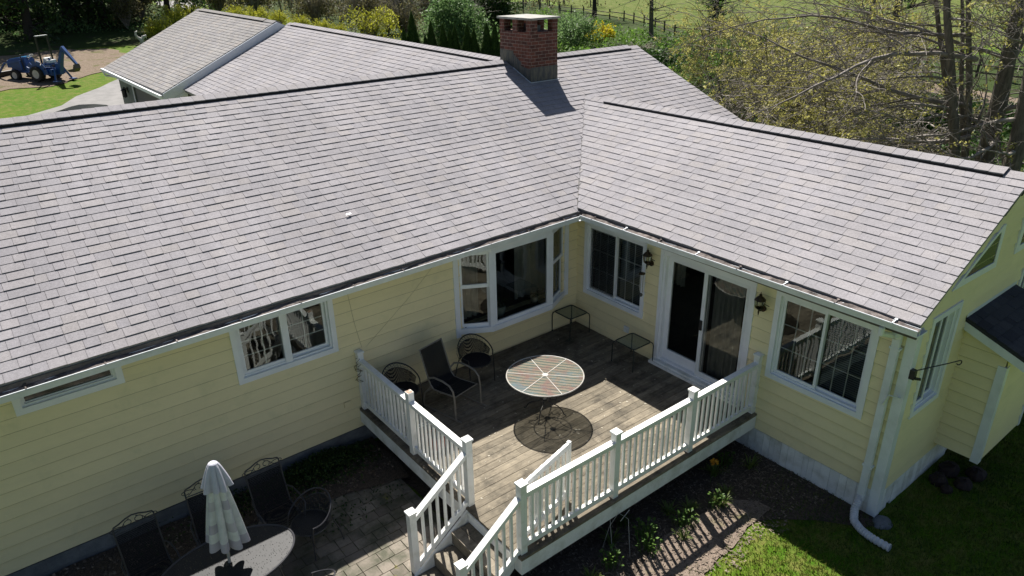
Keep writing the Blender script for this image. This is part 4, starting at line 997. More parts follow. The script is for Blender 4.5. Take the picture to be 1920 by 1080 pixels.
while y < yA - .03:
    y1 = min(y+bw, yA-.026); x = DX
    joints = sorted([DX, -.03] + ([rr.uniform(DX+1.2, -1.2)] if rr.random() < .75 else [DX+2.44]))
    for a, b in zip(joints, joints[1:]):
        t = rr.random(); mb.box(a+.001, y, -.038, b-.002, y1-.007, rr.uniform(-.0015, .001), t)
    y += bw
mb.build('deck_floor', M['deck'], deck)
mb = MB()
mb.box(DX+.004, DY+.004, -.075-.20, DX+.04, yA-.03, -.040); mb.box(DX+.04, DY+.004, -.275, -.03, DY+.04, -.040)
mb.build('fascia_board', M['old_white'], deck)
mb = MB()
for x in (-4.6, -2.5, -.5):
    for y in (-3.9, -1.9): mb.box(x-.07, y-.07, -.9, x+.07, y+.07, -.24)
for x in [DX+.3+.41*i for i in range(12)]: mb.box(x, DY+.04, -.26, x+.04, yA-.03, -.040)
mb.build('joist_frame', M['tread'], deck)

def post(x, y, z0, z1, label=None, cap=True, s=.098):
    mb = MB(); h = s/2
    mb.box(x-h, y-h, z0, x+h, y+h, z1-.04 if cap else z1)
    if cap:
        k = h+.014; mb.box(x-k, y-k, z1-.04, x+k, y+k, z1-.012)
        mb.add([(x-k, y-k, z1-.012), (x+k, y-k, z1-.012), (x+k, y+k, z1-.012), (x-k, y+k, z1-.012), (x, y, z1+.012)], [(0,1,4), (1,2,4), (2,3,4), (3,0,4)])
    return mb.build('railing_post', M['rail'], deck, label=label)
HP = 1.115; brr = random.Random(31)
LY = [-1.57, -3.05]
post(PX, .02, 0.001, HP)
post(PX, LY[0], 0.001, HP-.01, 'post without its cap, its rough top showing', cap=False); post(PX, LY[1], 0.001, HP)
FXs = [PX, -3.30, -1.68, -.06]
for x in FXs: post(x, PY, 0.001, HP)
M['rusty'] = simple('rotten_post_top', (.30, .14, .08), (.55, .5, .42), 40, .9)
mb = MB(); mb.box(PX-.042, LY[0]-.042, HP-.0105, PX+.042, LY[0]+.042, HP-.006); mb.build('post_end_grain', M['rusty'], deck)
def railing(p, q, label, z0=.09, zt=.955, dz=0.0, nb=None, parent=None, gate=False):
    """p,q: plan points between post faces; dz: drop of q against p"""
    p = Vector((*p, 0)); q = Vector((*q, dz)); d = q-p; L = math.hypot(d.x, d.y); up = Vector((0,0,1))
    mb = MB(); a, b = p+up*(zt-.018), q+up*(zt-.018)
    mb.bar(a, b, .092, .036); mb.bar(a-up*.052, b-up*.052, .042, .062)
    r = mb.build('railing', M['rail'], deck, label=label)
    mb = MB(); mb.bar(p+up*(z0+.02), q+up*(z0+.02), .05, .075); mb.build('bottom_rail', M['rail'], r)
    n = nb or int(round(L/.118))-1
    for i in range(n):
        c = p + d*((i+1)/(n+1)); mb = MB(); hb = .017
        dd = Vector((d.x, d.y, 0)).normalized(); nn = Vector((-dd.y, dd.x, 0))
        lo, hi = c + up*(z0+.055), c + up*(zt-.08)
        mb.bar(lo + nn*brr.uniform(-.003, .003), hi + dd*brr.uniform(-.004, .004), .034, .034, dd, tone=brr.random()); mb.build('baluster', M['rail'], r)
    return r
HG = .05
railing((PX, .02-HG), (PX, LY[0]+HG), 'railing from the house wall to the capless post, mostly in shade')
railing((PX, LY[0]-HG), (PX, LY[1]+HG), 'railing from the capless post to the stair post')
for a, b, l in zip(FXs, FXs[1:], ('front railing next to the gate', 'middle front railing', 'front railing ending at the wing wall')):
    railing((a+HG, PY), (b-HG, PY), l)
# stairs going down to the patio
GZ = -.66; SX = -5.88
mb = MB(); rr = random.Random(8)
for i in range(3):
    x1 = DX - .30*i + .02; z = -.215*(i+1)
    if i < 2 or True:
        for k in range(2): mb.box(x1-.02-.155*(k+1)+.006, LY[1]-.12+.02, z-.04, x1-.02-.155*k, PY+.08, z, rr.random())
st = mb.build('stair_tread', M['tread'], deck)
mb = MB()
for y in (LY[1]-.075, PY+.045):
    mb.prism([(DX, y, -.26), (DX, y, -.03), (DX-.96, y, -.70), (DX-.96, y, -.80), (DX-.6, y, -.80)], (0, .035, 0))
mb.box(DX-.012, PY+.085, -.20, DX+.002, LY[1]-.08, -.045)
mb.build('stair_stringer', M['old_white'], deck)
mb = MB()
for i in range(2):
    x1 = DX - .30*(i+1) + .01; mb.box(x1, PY+.085, -.215*(i+2)+.002, x1+.018, LY[1]-.08, -.215*(i+1)-.042)
mb.build('stair_riser', M['tread'], deck)
for y in (LY[1], PY):
    post(SX, y, GZ-.06, GZ+1.06, 'tall stair foot post standing on the patio')
    railing((PX-HG, y), (SX+HG, y), 'sloping stair railing', zt=.90, z0=-.02+.05, dz=GZ+.06, nb=6)
# gate, hinged on the corner post and standing open over the deck
g0, g1 = Vector((PX+.06, PY+.07, 0)), Vector((-3.86, -3.87, 0)); d = (g1-g0).normalized(); n = Vector((-d.y, d.x, 0)); up = Vector((0,0,1))
mb = MB()
mb.bar(g0+up*.955, g1+up*.955, .04, .085); mb.bar(g0+up*.16, g1+up*.16, .04, .085)
mb.bar(g0+up*.10, g0+up*.99, .035, .035, d); mb.bar(g1+up*.08, g1+up*1.01, .05, .05, d)
gate = mb.build('gate', M['rail'], deck, label='white deck gate standing open over the boards')
for i in range(8):
    c = g0 + (g1-g0)*((i+.7)/8.4); mb = MB(); mb.bar(c+up*.13+n*.025, c+up*.985+n*.025, .06, .016, n); mb.build('gate_slat', M['rail'], gate)
mb = MB(); mb.tube([g1+up*.78+d*.02, g1+up*.78+d*.055+n*.02, g1+up*.74+d*.055+n*.02], .013, 6); mb.build('gate_latch', M['brass'], gate)
# tangle of cord on the post by the wall
mb = MB(); rr = random.Random(3); pts = []
for i in range(70):
    t = i*.55; pts.append((PX-.07+.045*math.sin(t*1.3)+rr.uniform(-.01, .01), -.03+.05*math.cos(t), .98-.006*i+.03*math.sin(t*.7)))
mb.tube(pts, .0045, 4)
solo('hanging_cord', 'tangled brown cord hung on the railing post at the house wall', 'cord', mb, M['brown_wire'], (PX-.07, -.03, .6))

# ================================================================ FURNITURE ON THE DECK
def glass_top_mat():
    m, nt, b = nm('patterned_table_top'); v = coords(nt, 'Object', None, (0, 0, R(-38)))
    wv = add(nt, 'ShaderNodeTexWave'); wv.inputs['Scale'].default_value = 3.9; wv.inputs['Distortion'].default_value = 2.2; wv.inputs['Detail'].default_value = 2; wv.inputs['Detail Scale'].default_value = .8
    wv.bands_direction = 'X'; nt.links.new(v, wv.inputs['Vector'])
    a = ramp(nt, wv.outputs['Fac'], [(0, (.06, .09, .085)), (.25, (.17, .20, .165)), (.55, (.31, .29, .21)), (1, (.31, .255, .20))])
    p = ramp(nt, noise(nt, v, 4.2, 3, .6, .6), [(.45, 0.0), (.68, .75)]); a = mix(nt, p, a, (.27, .14, .125))
    p = ramp(nt, noise(nt, coords(nt, 'Object', (1, 1, 1), (0, 0, .5)), 3.4, 3, .6, .8), [(.52, 0.0), (.7, .7)]); a = mix(nt, p, a, (.14, .24, .28))
    g = ramp(nt, noise(nt, v, 60, 3), [(.3, .8), (.7, 1.15)]); a = mix(nt, 1.0, a, g, 'MULTIPLY')
    nt.links.new(a, b.inputs['Base Color']); b.inputs['Roughness'].default_value = .25
    tr = add(nt, 'ShaderNodeBsdfTransparent'); tr.inputs[0].default_value = (.92, .92, .88, 1); mx = add(nt, 'ShaderNodeMixShader'); mx.inputs[0].default_value = .50
    nt.links.new(b.outputs[0], mx.inputs[1]); nt.links.new(tr.outputs[0], mx.inputs[2]); nt.links.new(mx.outputs[0], nt.nodes['Material Output'].inputs[0]); return m
M['table_top'] = glass_top_mat()
M['pale_metal'] = simple('pale_table_rim', (.46, .44, .40), (.36, .34, .31), 8, .4)
T = root('round_patio_table', 'round patio table with a faded striped glass top on scrolled black iron legs', 'table', (-2.69, -2.03, 0))
o = Vector((-2.69, -2.03, 0)); RT = .63
mb = MB(); mb.lathe([(.03, .716), (RT-.01, .716), (RT-.01, .722), (.03, .722)], o, 56); mb.f = mb.f[:-2]; mb.t = mb.t[:-2]; mb.build('table_top', M['table_top'], T)
mb = MB(); mb.tube([o+Vector((RT*math.cos(t), RT*math.sin(t), .718)) for t in [2*math.pi*i/64 for i in range(64)]], .011, 8, closed=True)
for i in range(6):
    t = i*math.pi/3 + .25; c, s_ = math.cos(t), math.sin(t); mb.bar(o+Vector((.04*c, .04*s_, .7235)), o+Vector(((RT-.01)*c, (RT-.01)*s_, .7235)), .011, .003)
mb.lathe([(.026, .7225), (.052, .7225), (.050, .730), (.026, .730)], o, 24); mb.build('table_rim', M['pale_metal'], T)
for i in range(4):
    t = i*math.pi/2 + .55; c, s_ = math.cos(t), math.sin(t)
    prof = [(.34, .70), (.40, .64), (.37, .56), (.27, .50), (.20, .40), (.20, .30), (.10, .27), (.06, .24), (.12, .20), (.22, .17), (.30, .10), (.33, .03), (.37, .012)]
    mb = MB(); mb.tube([o+Vector((r*c, r*s_, z)) for r, z in prof], .009, 6); 
    mb.tube([o+Vector(((.25+.07*math.cos(a))*c, (.25+.07*math.cos(a))*s_, .62+.06*math.sin(a))) for a in [k*.55 for k in range(9)]], .006, 5)
    mb.build('leg', M['black_iron'], T)
mb = MB(); mb.lathe([(.045, .24), (.05, .25), (.05, .27), (.03, .28)], o, 14); mb.tube([o+Vector((.3*math.cos(t), .3*math.sin(t), .69)) for t in [2*math.pi*i/32 for i in range(32)]], .008, 6, closed=True); mb.build('hub', M['black_iron'], T)

# small square glass side tables
M['side_iron'] = simple('dark_green_iron', (.016, .021, .019), (.024, .03, .027), 10, .4)
def side_table():
    t = root('side_table', 'x', 'side table', (0, 0, 0), 'small glass side tables on the deck')
    hs, z = .235, .44; mb = MB(); k = .05
    pts = []
    for sx, sy in ((1, 1), (-1, 1), (-1, -1), (1, -1)):
        base = math.atan2(sy, sx) - math.pi/4
        for j in range(4):
            a = base + j*math.pi/6; pts.append((sx*(hs-k)+k*math.cos(a), sy*(hs-k)+k*math.sin(a), z))
    mb.tube(pts, .0115, 6, closed=True); mb.build('top_frame', M['side_iron'], t)
    mb = MB(); q = hs-.012; mb.add([(-q, -q, z), (q, -q, z), (q, q, z), (-q, q, z)], [(0,1,2,3)]); mb.build('glass_top', M['thin_glass'], t)
    for sx in (-1, 1):
        for sy in (-1, 1):
            mb = MB(); mb.tube([(sx*(hs-.012), sy*(hs-.012), z), (sx*(hs+.02), sy*(hs+.02), z-.03), (sx*(hs+.03), sy*(hs+.03), z-.08), (sx*(hs+.03), sy*(hs+.03), .012)], .0105, 6); mb.tube([(sx*(hs+.03), sy*(hs+.03), .001), (sx*(hs+.03), sy*(hs+.03), .02)], .014, 6); mb.build('leg', M['side_iron'], t)
    return t
s1 = side_table(); place(s1, (-.42, -.20, .001)); s1['label'] = 'small square glass table in the inside corner under the bay window end'
s2 = copy_tree(s1); place(s2, (-.37, -1.83, .001)); s2['label'] = 'small square glass table below the white wall outlet, left of the sliding door'

# sling rocker
M['sling'] = mesh_mat('black_sling_mesh', (.010, .011, .013), .24, .7, .007)
M['taupe'] = simple('taupe_chair_tube', (.22, .205, .18), (.17, .16, .14), 14, .38, .2)
def ribbon(mb, path, half, n=6, sag=0.0):
    pts = [Vector(p) for p in path]
    mb.grid(lambda a, b: (lambda p: (p[0]+(2*a-1)*half, p[1], p[2]-sag*(1-(2*a-1)**2)))(pts[min(len(pts)-1, int(round(b*(len(pts)-1))))]), n, len(pts)-1)
def sling_chair():
    t = root('sling_chair', 'tall black sling chair with curved taupe arms between the two round-backed chairs', 'chair', (0, 0, 0))
    seat = [(0, -.34, .43), (0, -.2, .41), (0, 0, .385), (0, .18, .38)]; back = [(0, .18, .38), (0, .24, .44), (0, .31, .62), (0, .39, .86), (0, .45, 1.03)]
    mb = MB(); ribbon(mb, seat, .245); mb.build('seat', M['sling'], t, smooth=True)
    mb = MB(); ribbon(mb, back, .245); mb.build('backrest', M['sling'], t, smooth=True)
    for s in (-1, 1):
        mb = MB(); x = s*.255
        mb.tube([(x, -.35, .42), (x, -.2, .405), (x, 0, .38), (x, .17, .375), (x, .24, .44), (x, .31, .62), (x, .39, .86), (x, .45, 1.035)], .013, 6); mb.build('side_rail', M['taupe'], t)
        mb = MB(); x = s*.31
        mb.tube([(s*.26, .27, .52), (x, .22, .60), (x, .08, .655), (x, -.12, .66), (x, -.27, .63), (x, -.345, .55), (x, -.37, .40), (x, -.38, .02)], .0165, 7); mb.build('arm', M['taupe'], t)
        mb = MB(); mb.tube([(x, -.50, .018), (x, -.38, .016), (x, .0, .016), (x, .42, .016)], .014, 6); mb.tube([(s*.26, .22, .42), (x, .34, .25), (x, .38, .02)], .014, 6); mb.build('base_runner', M['taupe'], t)
    mb = MB(); mb.tube([(-.255, .44, 1.03), (.255, .44, 1.03)], .012, 6); mb.tube([(-.26, -.33, .415), (.26, -.33, .415)], .012, 6); mb.tube([(-.30, .30, .30), (.30, .30, .30)], .011, 6); mb.build('cross_bar', M['taupe'], t)
    return t
place(sling_chair(), (-3.76, -.86, 0.001), R(12))

# low chairs with a round mesh back
M['chair_mesh'] = mesh_mat('black_wire_mesh', (.02, .017, .019), .36, .6, .011)
def barrel_chair(name, label, group, iron, meshm, lace=True):
    t = root(name, label, 'chair', (0, 0, 0), group)
    def rim(a):                                      # a 0..1 over the horseshoe from one arm front to the other
        th = math.pi*(a*1.42 - .21); back = max(0, math.sin(th)); q = .5-.5*math.cos(2*math.pi*a)
        return Vector((.31*math.cos(th), .02+.29*math.sin(th) , .56+.24*q**.9))
    mb = MB(); N = 28; top = [rim(i/N) for i in range(N+1)]
    L, Rr = top[0], top[-1]
    mb.tube([L+Vector((0,-.05,-.54)), L+Vector((0,-.03,-.12))] + top + [Rr+Vector((0,-.03,-.12)), Rr+Vector((0,-.05,-.54))], .0105, 6)
    inner = [rim(.18+.64*i/N)*1.0 - Vector((0, 0, .085)) for i in range(N+1)]
    inner = [Vector((p.x*.97, p.y*.97, p.z)) for p in inner]
    mb.tube(inner, .006, 5); mb.build('frame', M[iron], t)
    if lace:
        mb = MB()
        for i in range(1, 15):
            a = .2+.6*i/15; p = rim(a); q = p - Vector((0, 0, .08)); mid = (p+q)/2
            mb.tube([mid+Vector((.028*math.cos(k*.9), 0, .028*math.sin(k*.9))) for k in range(7)], .0035, 4)
        mb.build('scrollwork', M[iron], t)
    mb = MB()
    def bk(a, b):
        p = rim(.16+.68*a); k = (1-b); q = Vector((p.x*(1-.12*k), p.y*(1-.15*k)-.0, (p.z-.085)*b + .44*k)); return q
    mb.grid(bk, 20, 5); mb.build('backrest', M[meshm], t, smooth=True)
    mb = MB()
    for a in (.24, .76):
        p = rim(a); mb.bar(p-Vector((0,0,.08)), Vector((p.x*.86, p.y*.86, .44)), .008, .008); mb.bar(p-Vector((.03,0,.08)), Vector((p.x*.86-.03, p.y*.86, .44)), .008, .008)
    for s in (-1, 1):
        mb.tube([(s*.22, .22, .43), (s*.26, .28, .2), (s*.28, .31, .008)], .010, 6)
    mb.build('rear_leg', M[iron], t)
    mb = MB(); mb.lathe([(.0, .432), (.25, .438), (.262, .43), (.25, .424)], (0, 0, 0), 24); mb.build('seat', M[meshm], t)
    mb = MB(); mb.tube([(.262*math.cos(k), .262*math.sin(k), .43) for k in [2*math.pi*i/28 for i in range(28)]], .009, 6, closed=True); mb.build('seat_ring', M[iron], t)
    return t
b1 = barrel_chair('round_back_chair', 'black round-backed mesh chair behind the shaded railing, beside the red planter', 'round-backed mesh chairs on the deck', 'black_iron', 'chair_mesh')
place(b1, (-4.50, -.52, 0.001), R(4))
b2 = copy_tree(b1); place(b2, (-2.98, -.50, 0.001), R(-6)); b2['label'] = 'black round-backed mesh chair standing under the left pane of the bay window'

# window boxes behind the railing
M['terracotta'] = simple('terracotta_planter', (.33, .07, .04), (.26, .055, .035), 9, .7)
M['maroon'] = simple('dark_maroon_panel', (.05, .012, .014), rough=.5)
P = root('planter_box', 'red rectangular planter at the railing below the sling chair', 'planter', (-4.60, -1.62, .001))
mb = MB(); a = Vector((-4.60, -1.62, 0))
mb.prism([(-4.70, -1.76, .002), (-4.50, -1.76, .002), (-4.50, -1.48, .002), (-4.70, -1.48, .002)], (0, 0, .17)); mb.box(-4.72, -1.78, .15, -4.48, -1.46, .185); mb.build('box', M['terracotta'], P)
mb = MB(); mb.box(-4.68, -1.74, .1851, -4.52, -1.5, .19); mb.build('soil', M['maroon'], P)
B = root('boxed_game', 'shallow white and maroon patterned box lying against the railing', 'box', (-4.6, -1.1, .001))
mb = MB(); mb.box(-4.74, -1.42, .002, -4.46, -.86, .26); mb.build('carton', M['maroon'], B)
mb = MB()
for y in (-1.40, -1.34, -.97, -.91): mb.box(-4.742, y, .05, -4.458, y+.035, .263)
mb.box(-4.742, -1.3, .2601, -4.70, -1.0, .264); mb.box(-4.5, -1.3, .2601, -4.458, -1.0, .264); mb.build('stripe_panel', M['white'], B)
M['navy_bag'] = simple('dark_navy_cloth', (.012, .014, .024), rough=.8)
mb = MB(); mb.blob((-4.62, -.62, .27), .17, .2, .27, 5, 12, 8, .12); solo('cloth_bag', 'dark navy cloth bag slumped in front of the shaded railing', 'bag', mb, M['navy_bag'], (-4.62, -.62, 0), smooth=True)

# wind chime beside the lantern
W = root('wind_chime', 'thin wind chime hanging between the corner window and the lantern', 'wind chime', (-.16, -1.76, 1.25))
mb = MB(); c = Vector((-.16, -1.76, 0)); mb.tube([c+Vector((0, 0, 1.88)), c+Vector((0, 0, 1.73))], .002, 4); mb.lathe([(.005, 1.75), (.06, 1.73), (.06, 1.715)], c, 10); mb.build('top_disc', M['brass'], W)
for k in range(4):
    t = k*1.57; mb = MB(); q = c+Vector((.035*math.cos(t), .035*math.sin(t), 0)); mb.tube([q+Vector((0, 0, 1.71)), q+Vector((0, 0, 1.45-.03*k))], .007, 6); mb.build('tube', M['pale_metal'], W)
mb = MB(); mb.tube([c+Vector((0, 0, 1.71)), c+Vector((0, 0, 1.32))], .0015, 4); mb.blob(c+Vector((0, 0, 1.30)), .035, .035, .035, 1, 8, 6, .0); mb.build('clapper', M['lead'], W)

# pot plants on the bay window seat
M['pot_teal'] = simple('pale_teal_pot', (.20, .26, .25), (.15, .2, .2), 7, .4)
M['pot_cream'] = simple('cream_pot', (.45, .43, .33), rough=.5)
M['house_leaf'] = leaf_mat('house_plant_leaf', (.05, .09, .035), (.12, .17, .08))
def pot_plant(c, s, mat_, label, seed, long=.34, nl=26):
    P = root('potted_plant', label, 'potted plant', c); c = Vector(c)
    mb = MB(); mb.lathe([(.06*s, 0), (.085*s, .05*s), (.095*s, .14*s), (.085*s, .16*s), (.08*s, .15*s), (.0, .14*s)], c, 16); mb.build('pot', M[mat_], P, smooth=True)
    mb = MB(); rr = random.Random(seed)
    for i in range(nl):
        a = rr.uniform(0, 6.28); l = long*rr.uniform(.6, 1.1); q = [c+Vector((0, 0, .14*s))]
        for k in range(1, 6):
            f = k/5; q.append(c+Vector((math.cos(a)*l*f, math.sin(a)*l*f*.6, .14*s + l*(1.1*f-.95*f*f))))
        n = Vector((-math.sin(a), math.cos(a), 0)); ws = [.008, .012, .012, .01, .007, .001]
        for k in range(5): mb.add([q[k]-n*ws[k], q[k]+n*ws[k], q[k+1]+n*ws[k+1], q[k+1]-n*ws[k+1]], [(0,1,2,3)], rr.random())
    mb.build('leaves', M['house_leaf'], P); return P
pot_plant((-2.02, .06, .795), 1.3, 'pot_teal', 'spidery long-leaved plant in a teal pot behind the bay window pane', 2)
pot_plant((-1.17, .06, .795), .85, 'pot_cream', 'small plant in a cream pot at the right end of the bay window', 3, .14, 14)

# ================================================================ PATIO SET
PZ = -.66
M['expanded'] = mesh_mat('expanded_metal_top', (.026, .026, .028), .42, .5, .026, .25)
M['slate_iron'] = simple('dark_grey_iron', (.03, .03, .035), (.045, .045, .05), 12, .35)
T = root('oval_patio_table', 'oval black metal mesh table holding the closed parasol on the brick patio', 'table', (-7.97, -2.0, PZ)); o = Vector((-7.97, -2.0, PZ)); ra, rb = .86, .54
mb = MB(); vs = [(o.x, o.y, PZ+.665)] + [(o.x+ra*math.cos(t), o.y+rb*math.sin(t), PZ+.665) for t in [2*math.pi*i/64 for i in range(64)]]
mb.add(vs, [(0, i+1, (i+1) % 64+1) for i in range(64)]); mb.build('table_top', M['expanded'], T)
mb = MB(); mb.tube([(o.x+ra*math.cos(t), o.y+rb*math.sin(t), PZ+.665) for t in [2*math.pi*i/64 for i in range(64)]], .014, 8, closed=True); mb.lathe([(.03, .658), (.045, .658), (.045, .672), (.03, .672)], o, 16)
mb.build('table_rim', M['slate_iron'], T)
for sx in (-1, 1):
    for sy in (-1, 1):
        mb = MB(); mb.tube([o+Vector((sx*.5, sy*.3, .655)), o+Vector((sx*.55, sy*.34, .4)), o+Vector((sx*.52, sy*.31, .2)), o+Vector((sx*.62, sy*.38, .006))], .013, 6); mb.build('leg', M['slate_iron'], T)
# closed parasol
def cloth_mat():
    m, nt, b = nm('checked_parasol_cloth'); t = tone_attr(nt)
    col = ramp(nt, t, [(0, (.40, .385, .43)), (.33, (.56, .585, .575)), (.66, (.47, .46, .48)), (1, (.60, .625, .60))], 'CONSTANT')
    g = ramp(nt, noise(nt, coords(nt), 9, 4), [(.3, .88), (.7, 1.08)]); col = mix(nt, 1.0, col, g, 'MULTIPLY')
    nt.links.new(col, b.inputs['Base Color']); b.inputs['Roughness'].default_value = .9; b.inputs['Specular IOR Level'].default_value = .1
    bump(nt, b, noise(nt, coords(nt), 400, 1), .15, .002); return m
M['cloth'] = cloth_mat(); M['cloth_top'] = simple('grey_parasol_vent_cloth', (.52, .52, .58), (.46, .46, .52), 8, .9)
U = root('closed_parasol', 'closed parasol with pale checked cloth standing through the oval table', 'parasol', (o.x, o.y, PZ)); U.rotation_euler = (0, math.radians(2.6), 0)
def folded(mb, zt, zb, r0, r1, lobes, depth, n=84, m=16, seed=2, hem=.06, tones=True):
    rr = random.Random(seed); ph = [rr.uniform(-.35, .35) for _ in range(lobes)]; am = [rr.uniform(.75, 1.2) for _ in range(lobes)]
    vs = []; fs = []; ts = []
    for j in range(m+1):
        f = j/m; r = r0+(r1-r0)*f**.8
        for i in range(n):
            a = 2*math.pi*i/n; l = int(a/(2*math.pi)*lobes) % lobes; s_ = math.sin((a/(2*math.pi)*lobes % 1)*math.pi)
            q = r*(1-depth*f**.5 + depth*f**.5*1.5*am[l]*s_**.8); tw = .35*f*ph[l]
            z = zt+(zb-zt)*f - hem*f*f*(am[l]-1)*2.2 - .05*f*s_*(am[l]-.9)
            vs.append((q*math.cos(a+tw), q*math.sin(a+tw), z))
    for j in range(m):
        for i in range(n):
            fs.append((j*n+i, j*n+(i+1) % n, (j+1)*n+(i+1) % n, (j+1)*n+i))
            l = int(i/n*lobes); ts.append([.1, .4, .75, 1.0][(l*5 + (j*7//m)*3 + (j*7//m)*l) % 4] if j < m*.84 else .1)
    k = len(mb.v); mb.v += [tuple(Vector(v)+o) for v in vs]; mb.f += [[i+k for i in f] for f in fs]; mb.t += ts if tones else [.5]*len(fs)
mb = MB(); folded(mb, 2.02, 1.02, .07, .215, 8, .42); mb.build('canopy', M['cloth'], U, smooth=True)
mb = MB(); folded(mb, 2.19, 1.86, .055, .165, 8, .35, m=8, seed=5, hem=.03, tones=False); mb.lathe([(.0, 2.20), (.04, 2.20), (.058, 2.185), (.06, 2.17)], o, 24); mb.build('canopy_vent', M['cloth_top'], U)
mb = MB(); mb.tube([o+Vector((0, 0, .02)), o+Vector((0, 0, 2.17))], .019, 10); mb.build('pole', M['pale_metal'], U)
mb = MB(); mb.lathe([(.24, 0.002), (.24, .03), (.06, .07), (.035, .25), (.0, .25)], o, 20); mb.build('base', M['slate_iron'], U)

# high-back mesh chairs
M['sling_mesh'] = mesh_mat('charcoal_sling_mesh', (.012, .012, .014), .36, .7, .006)
def high_chair():
    t = root('high_back_chair', 'x', 'chair', (0, 0, 0), 'high-backed mesh chairs round the oval table')
    path = [(0, -.30, .42), (0, -.15, .40), (0, .05, .385), (0, .19, .39), (0, .24, .45), (0, .30, .65), (0, .36, .84), (0, .385, .93)]
    mb = MB(); ribbon(mb, path[:4], .24, 6, .012); mb.build('seat', M['sling_mesh'], t, smooth=True)
    mb = MB(); ribbon(mb, path[3:], .24, 6, .0); mb.build('backrest', M['sling_mesh'], t, smooth=True)
    mb = MB()
    for s in (-1, 1): mb.tube([(s*.25, p[1], p[2]) for p in path] + [(s*.25, .41, 1.02)], .0105, 6)
    top = [(-.25, .41, 1.02), (-.235, .415, 1.05), (-.17, .418, 1.065), (-.08, .425, 1.10), (0, .43, 1.115), (.08, .425, 1.10), (.17, .418, 1.065), (.235, .415, 1.05), (.25, .41, 1.02)]
    mb.tube(top, .0105, 6); mb.tube([(-.25, .39, .945), (.25, .39, .945)], .008, 6); mb.build('frame', M['slate_iron'], t)
    mb = MB()
    for s in (-1, 1):
        mb.tube([(s*(.225-.10*math.cos(a)*(1-a/9)-.02*a*0), .405, 1.0+.045*math.sin(a)*(1-a/12)) for a in [k*.5 for k in range(12)]], .0055, 5)
        mb.tube([(s*(.06+.055*math.cos(a)*(1-a/10)), .415, 1.03+.055*math.sin(a)*(1-a/10)) for a in [k*.55-.8 for k in range(11)]], .0055, 5)
        mb.tube([(s*.21, .40, .955), (s*.15, .41, 1.0), (s*.10, .415, 1.06), (s*.04, .42, 1.09)], .0055, 5)
    mb.build('scrollwork', M['slate_iron'], t)
    for s in (-1, 1):
        mb = MB(); mb.tube([(s*.25, .30, .62), (s*.30, .16, .64), (s*.31, -.08, .645), (s*.30, -.24, .61), (s*.27, -.28, .52), (s*.25, -.28, .42), (s*.27, -.30, .006)], .011, 6); mb.build('arm', M['slate_iron'], t)
        mb = MB(); mb.tube([(s*.25, .18, .39), (s*.27, .26, .2), (s*.28, .33, .006)], .011, 6); mb.build('leg', M['slate_iron'], t)
    return t
hc = high_chair(); place(hc, (-8.72, -1.30, PZ), R(4)); hc['label'] = 'high-backed mesh chair with scrolled top, nearest the left end of the oval table'
for (x, y, r, l) in ((-7.84, -1.16, -3, 'high-backed mesh chair half hidden behind the closed parasol'), (-7.02, -1.27, 2, 'high-backed mesh chair against the leafy ground cover, right of the parasol')):
    c = copy_tree(hc); place(c, (x, y, PZ), R(r)); c['label'] = l
rb1 = barrel_chair('tub_chair', 'black metal tub chair at the right end of the oval table, wholly in shade', 'tub chairs at the oval table', 'slate_iron', 'expanded', lace=False)
place(rb1, (-6.76, -1.72, PZ), R(-70))
rb2 = copy_tree(rb1); place(rb2, (-7.30, -2.98, PZ), R(-150)); rb2['label'] = 'black metal tub chair cut off by the bottom edge, catching the sun on its arm'
# ================================================================ VEGETATION
M['bark'] = simple('grey_brown_bark', (.17, .15, .12), (.08, .07, .058), 5, .9, fine=.3, bumps=.7, stretch=(3, 3, .7))
M['dark_bark'] = simple('dark_bark', (.045, .036, .028), (.028, .022, .018), 5, .9, fine=.3, bumps=.6, stretch=(3, 3, .7))
M['pale_bark'] = simple('pale_bark', (.30, .27, .23), (.16, .14, .12), 5, .9, fine=.2, stretch=(3, 3, .5))
M['twig'] = simple('grey_twig', (.27, .24, .215), (.13, .112, .095), 3, .9, tone=.4)
M['bud_leaf'] = leaf_mat('yellow_green_buds', (.22, .215, .05), (.56, .52, .17), .4)
M['green_leaf'] = leaf_mat('spring_green_leaf', (.06, .13, .018), (.17, .29, .05), .45)
M['dark_leaf'] = leaf_mat('dark_green_leaf', (.018, .042, .012), (.055, .095, .02), .3)
M['blue_green_leaf'] = leaf_mat('grey_green_leaf', (.07, .14, .045), (.21, .32, .12), .45)
M['gold_leaf'] = leaf_mat('forsythia_bloom', (.42, .38, .02), (.72, .62, .035), .45)
M['lime_leaf'] = leaf_mat('fading_forsythia', (.20, .23, .02), (.54, .53, .05), .4)
M['cedar_leaf'] = leaf_mat('arborvitae_scale', (.020, .045, .014), (.085, .145, .032), .25)
M['brush_leaf'] = leaf_mat('brown_olive_leaf', (.07, .062, .032), (.19, .175, .075), .4)
M['maroon_leaf'] = leaf_mat('maroon_leaf', (.045, .014, .02), (.10, .035, .045), .3)
M['ivy'] = leaf_mat('ivy_leaf', (.014, .038, .009), (.055, .12, .02), .3)

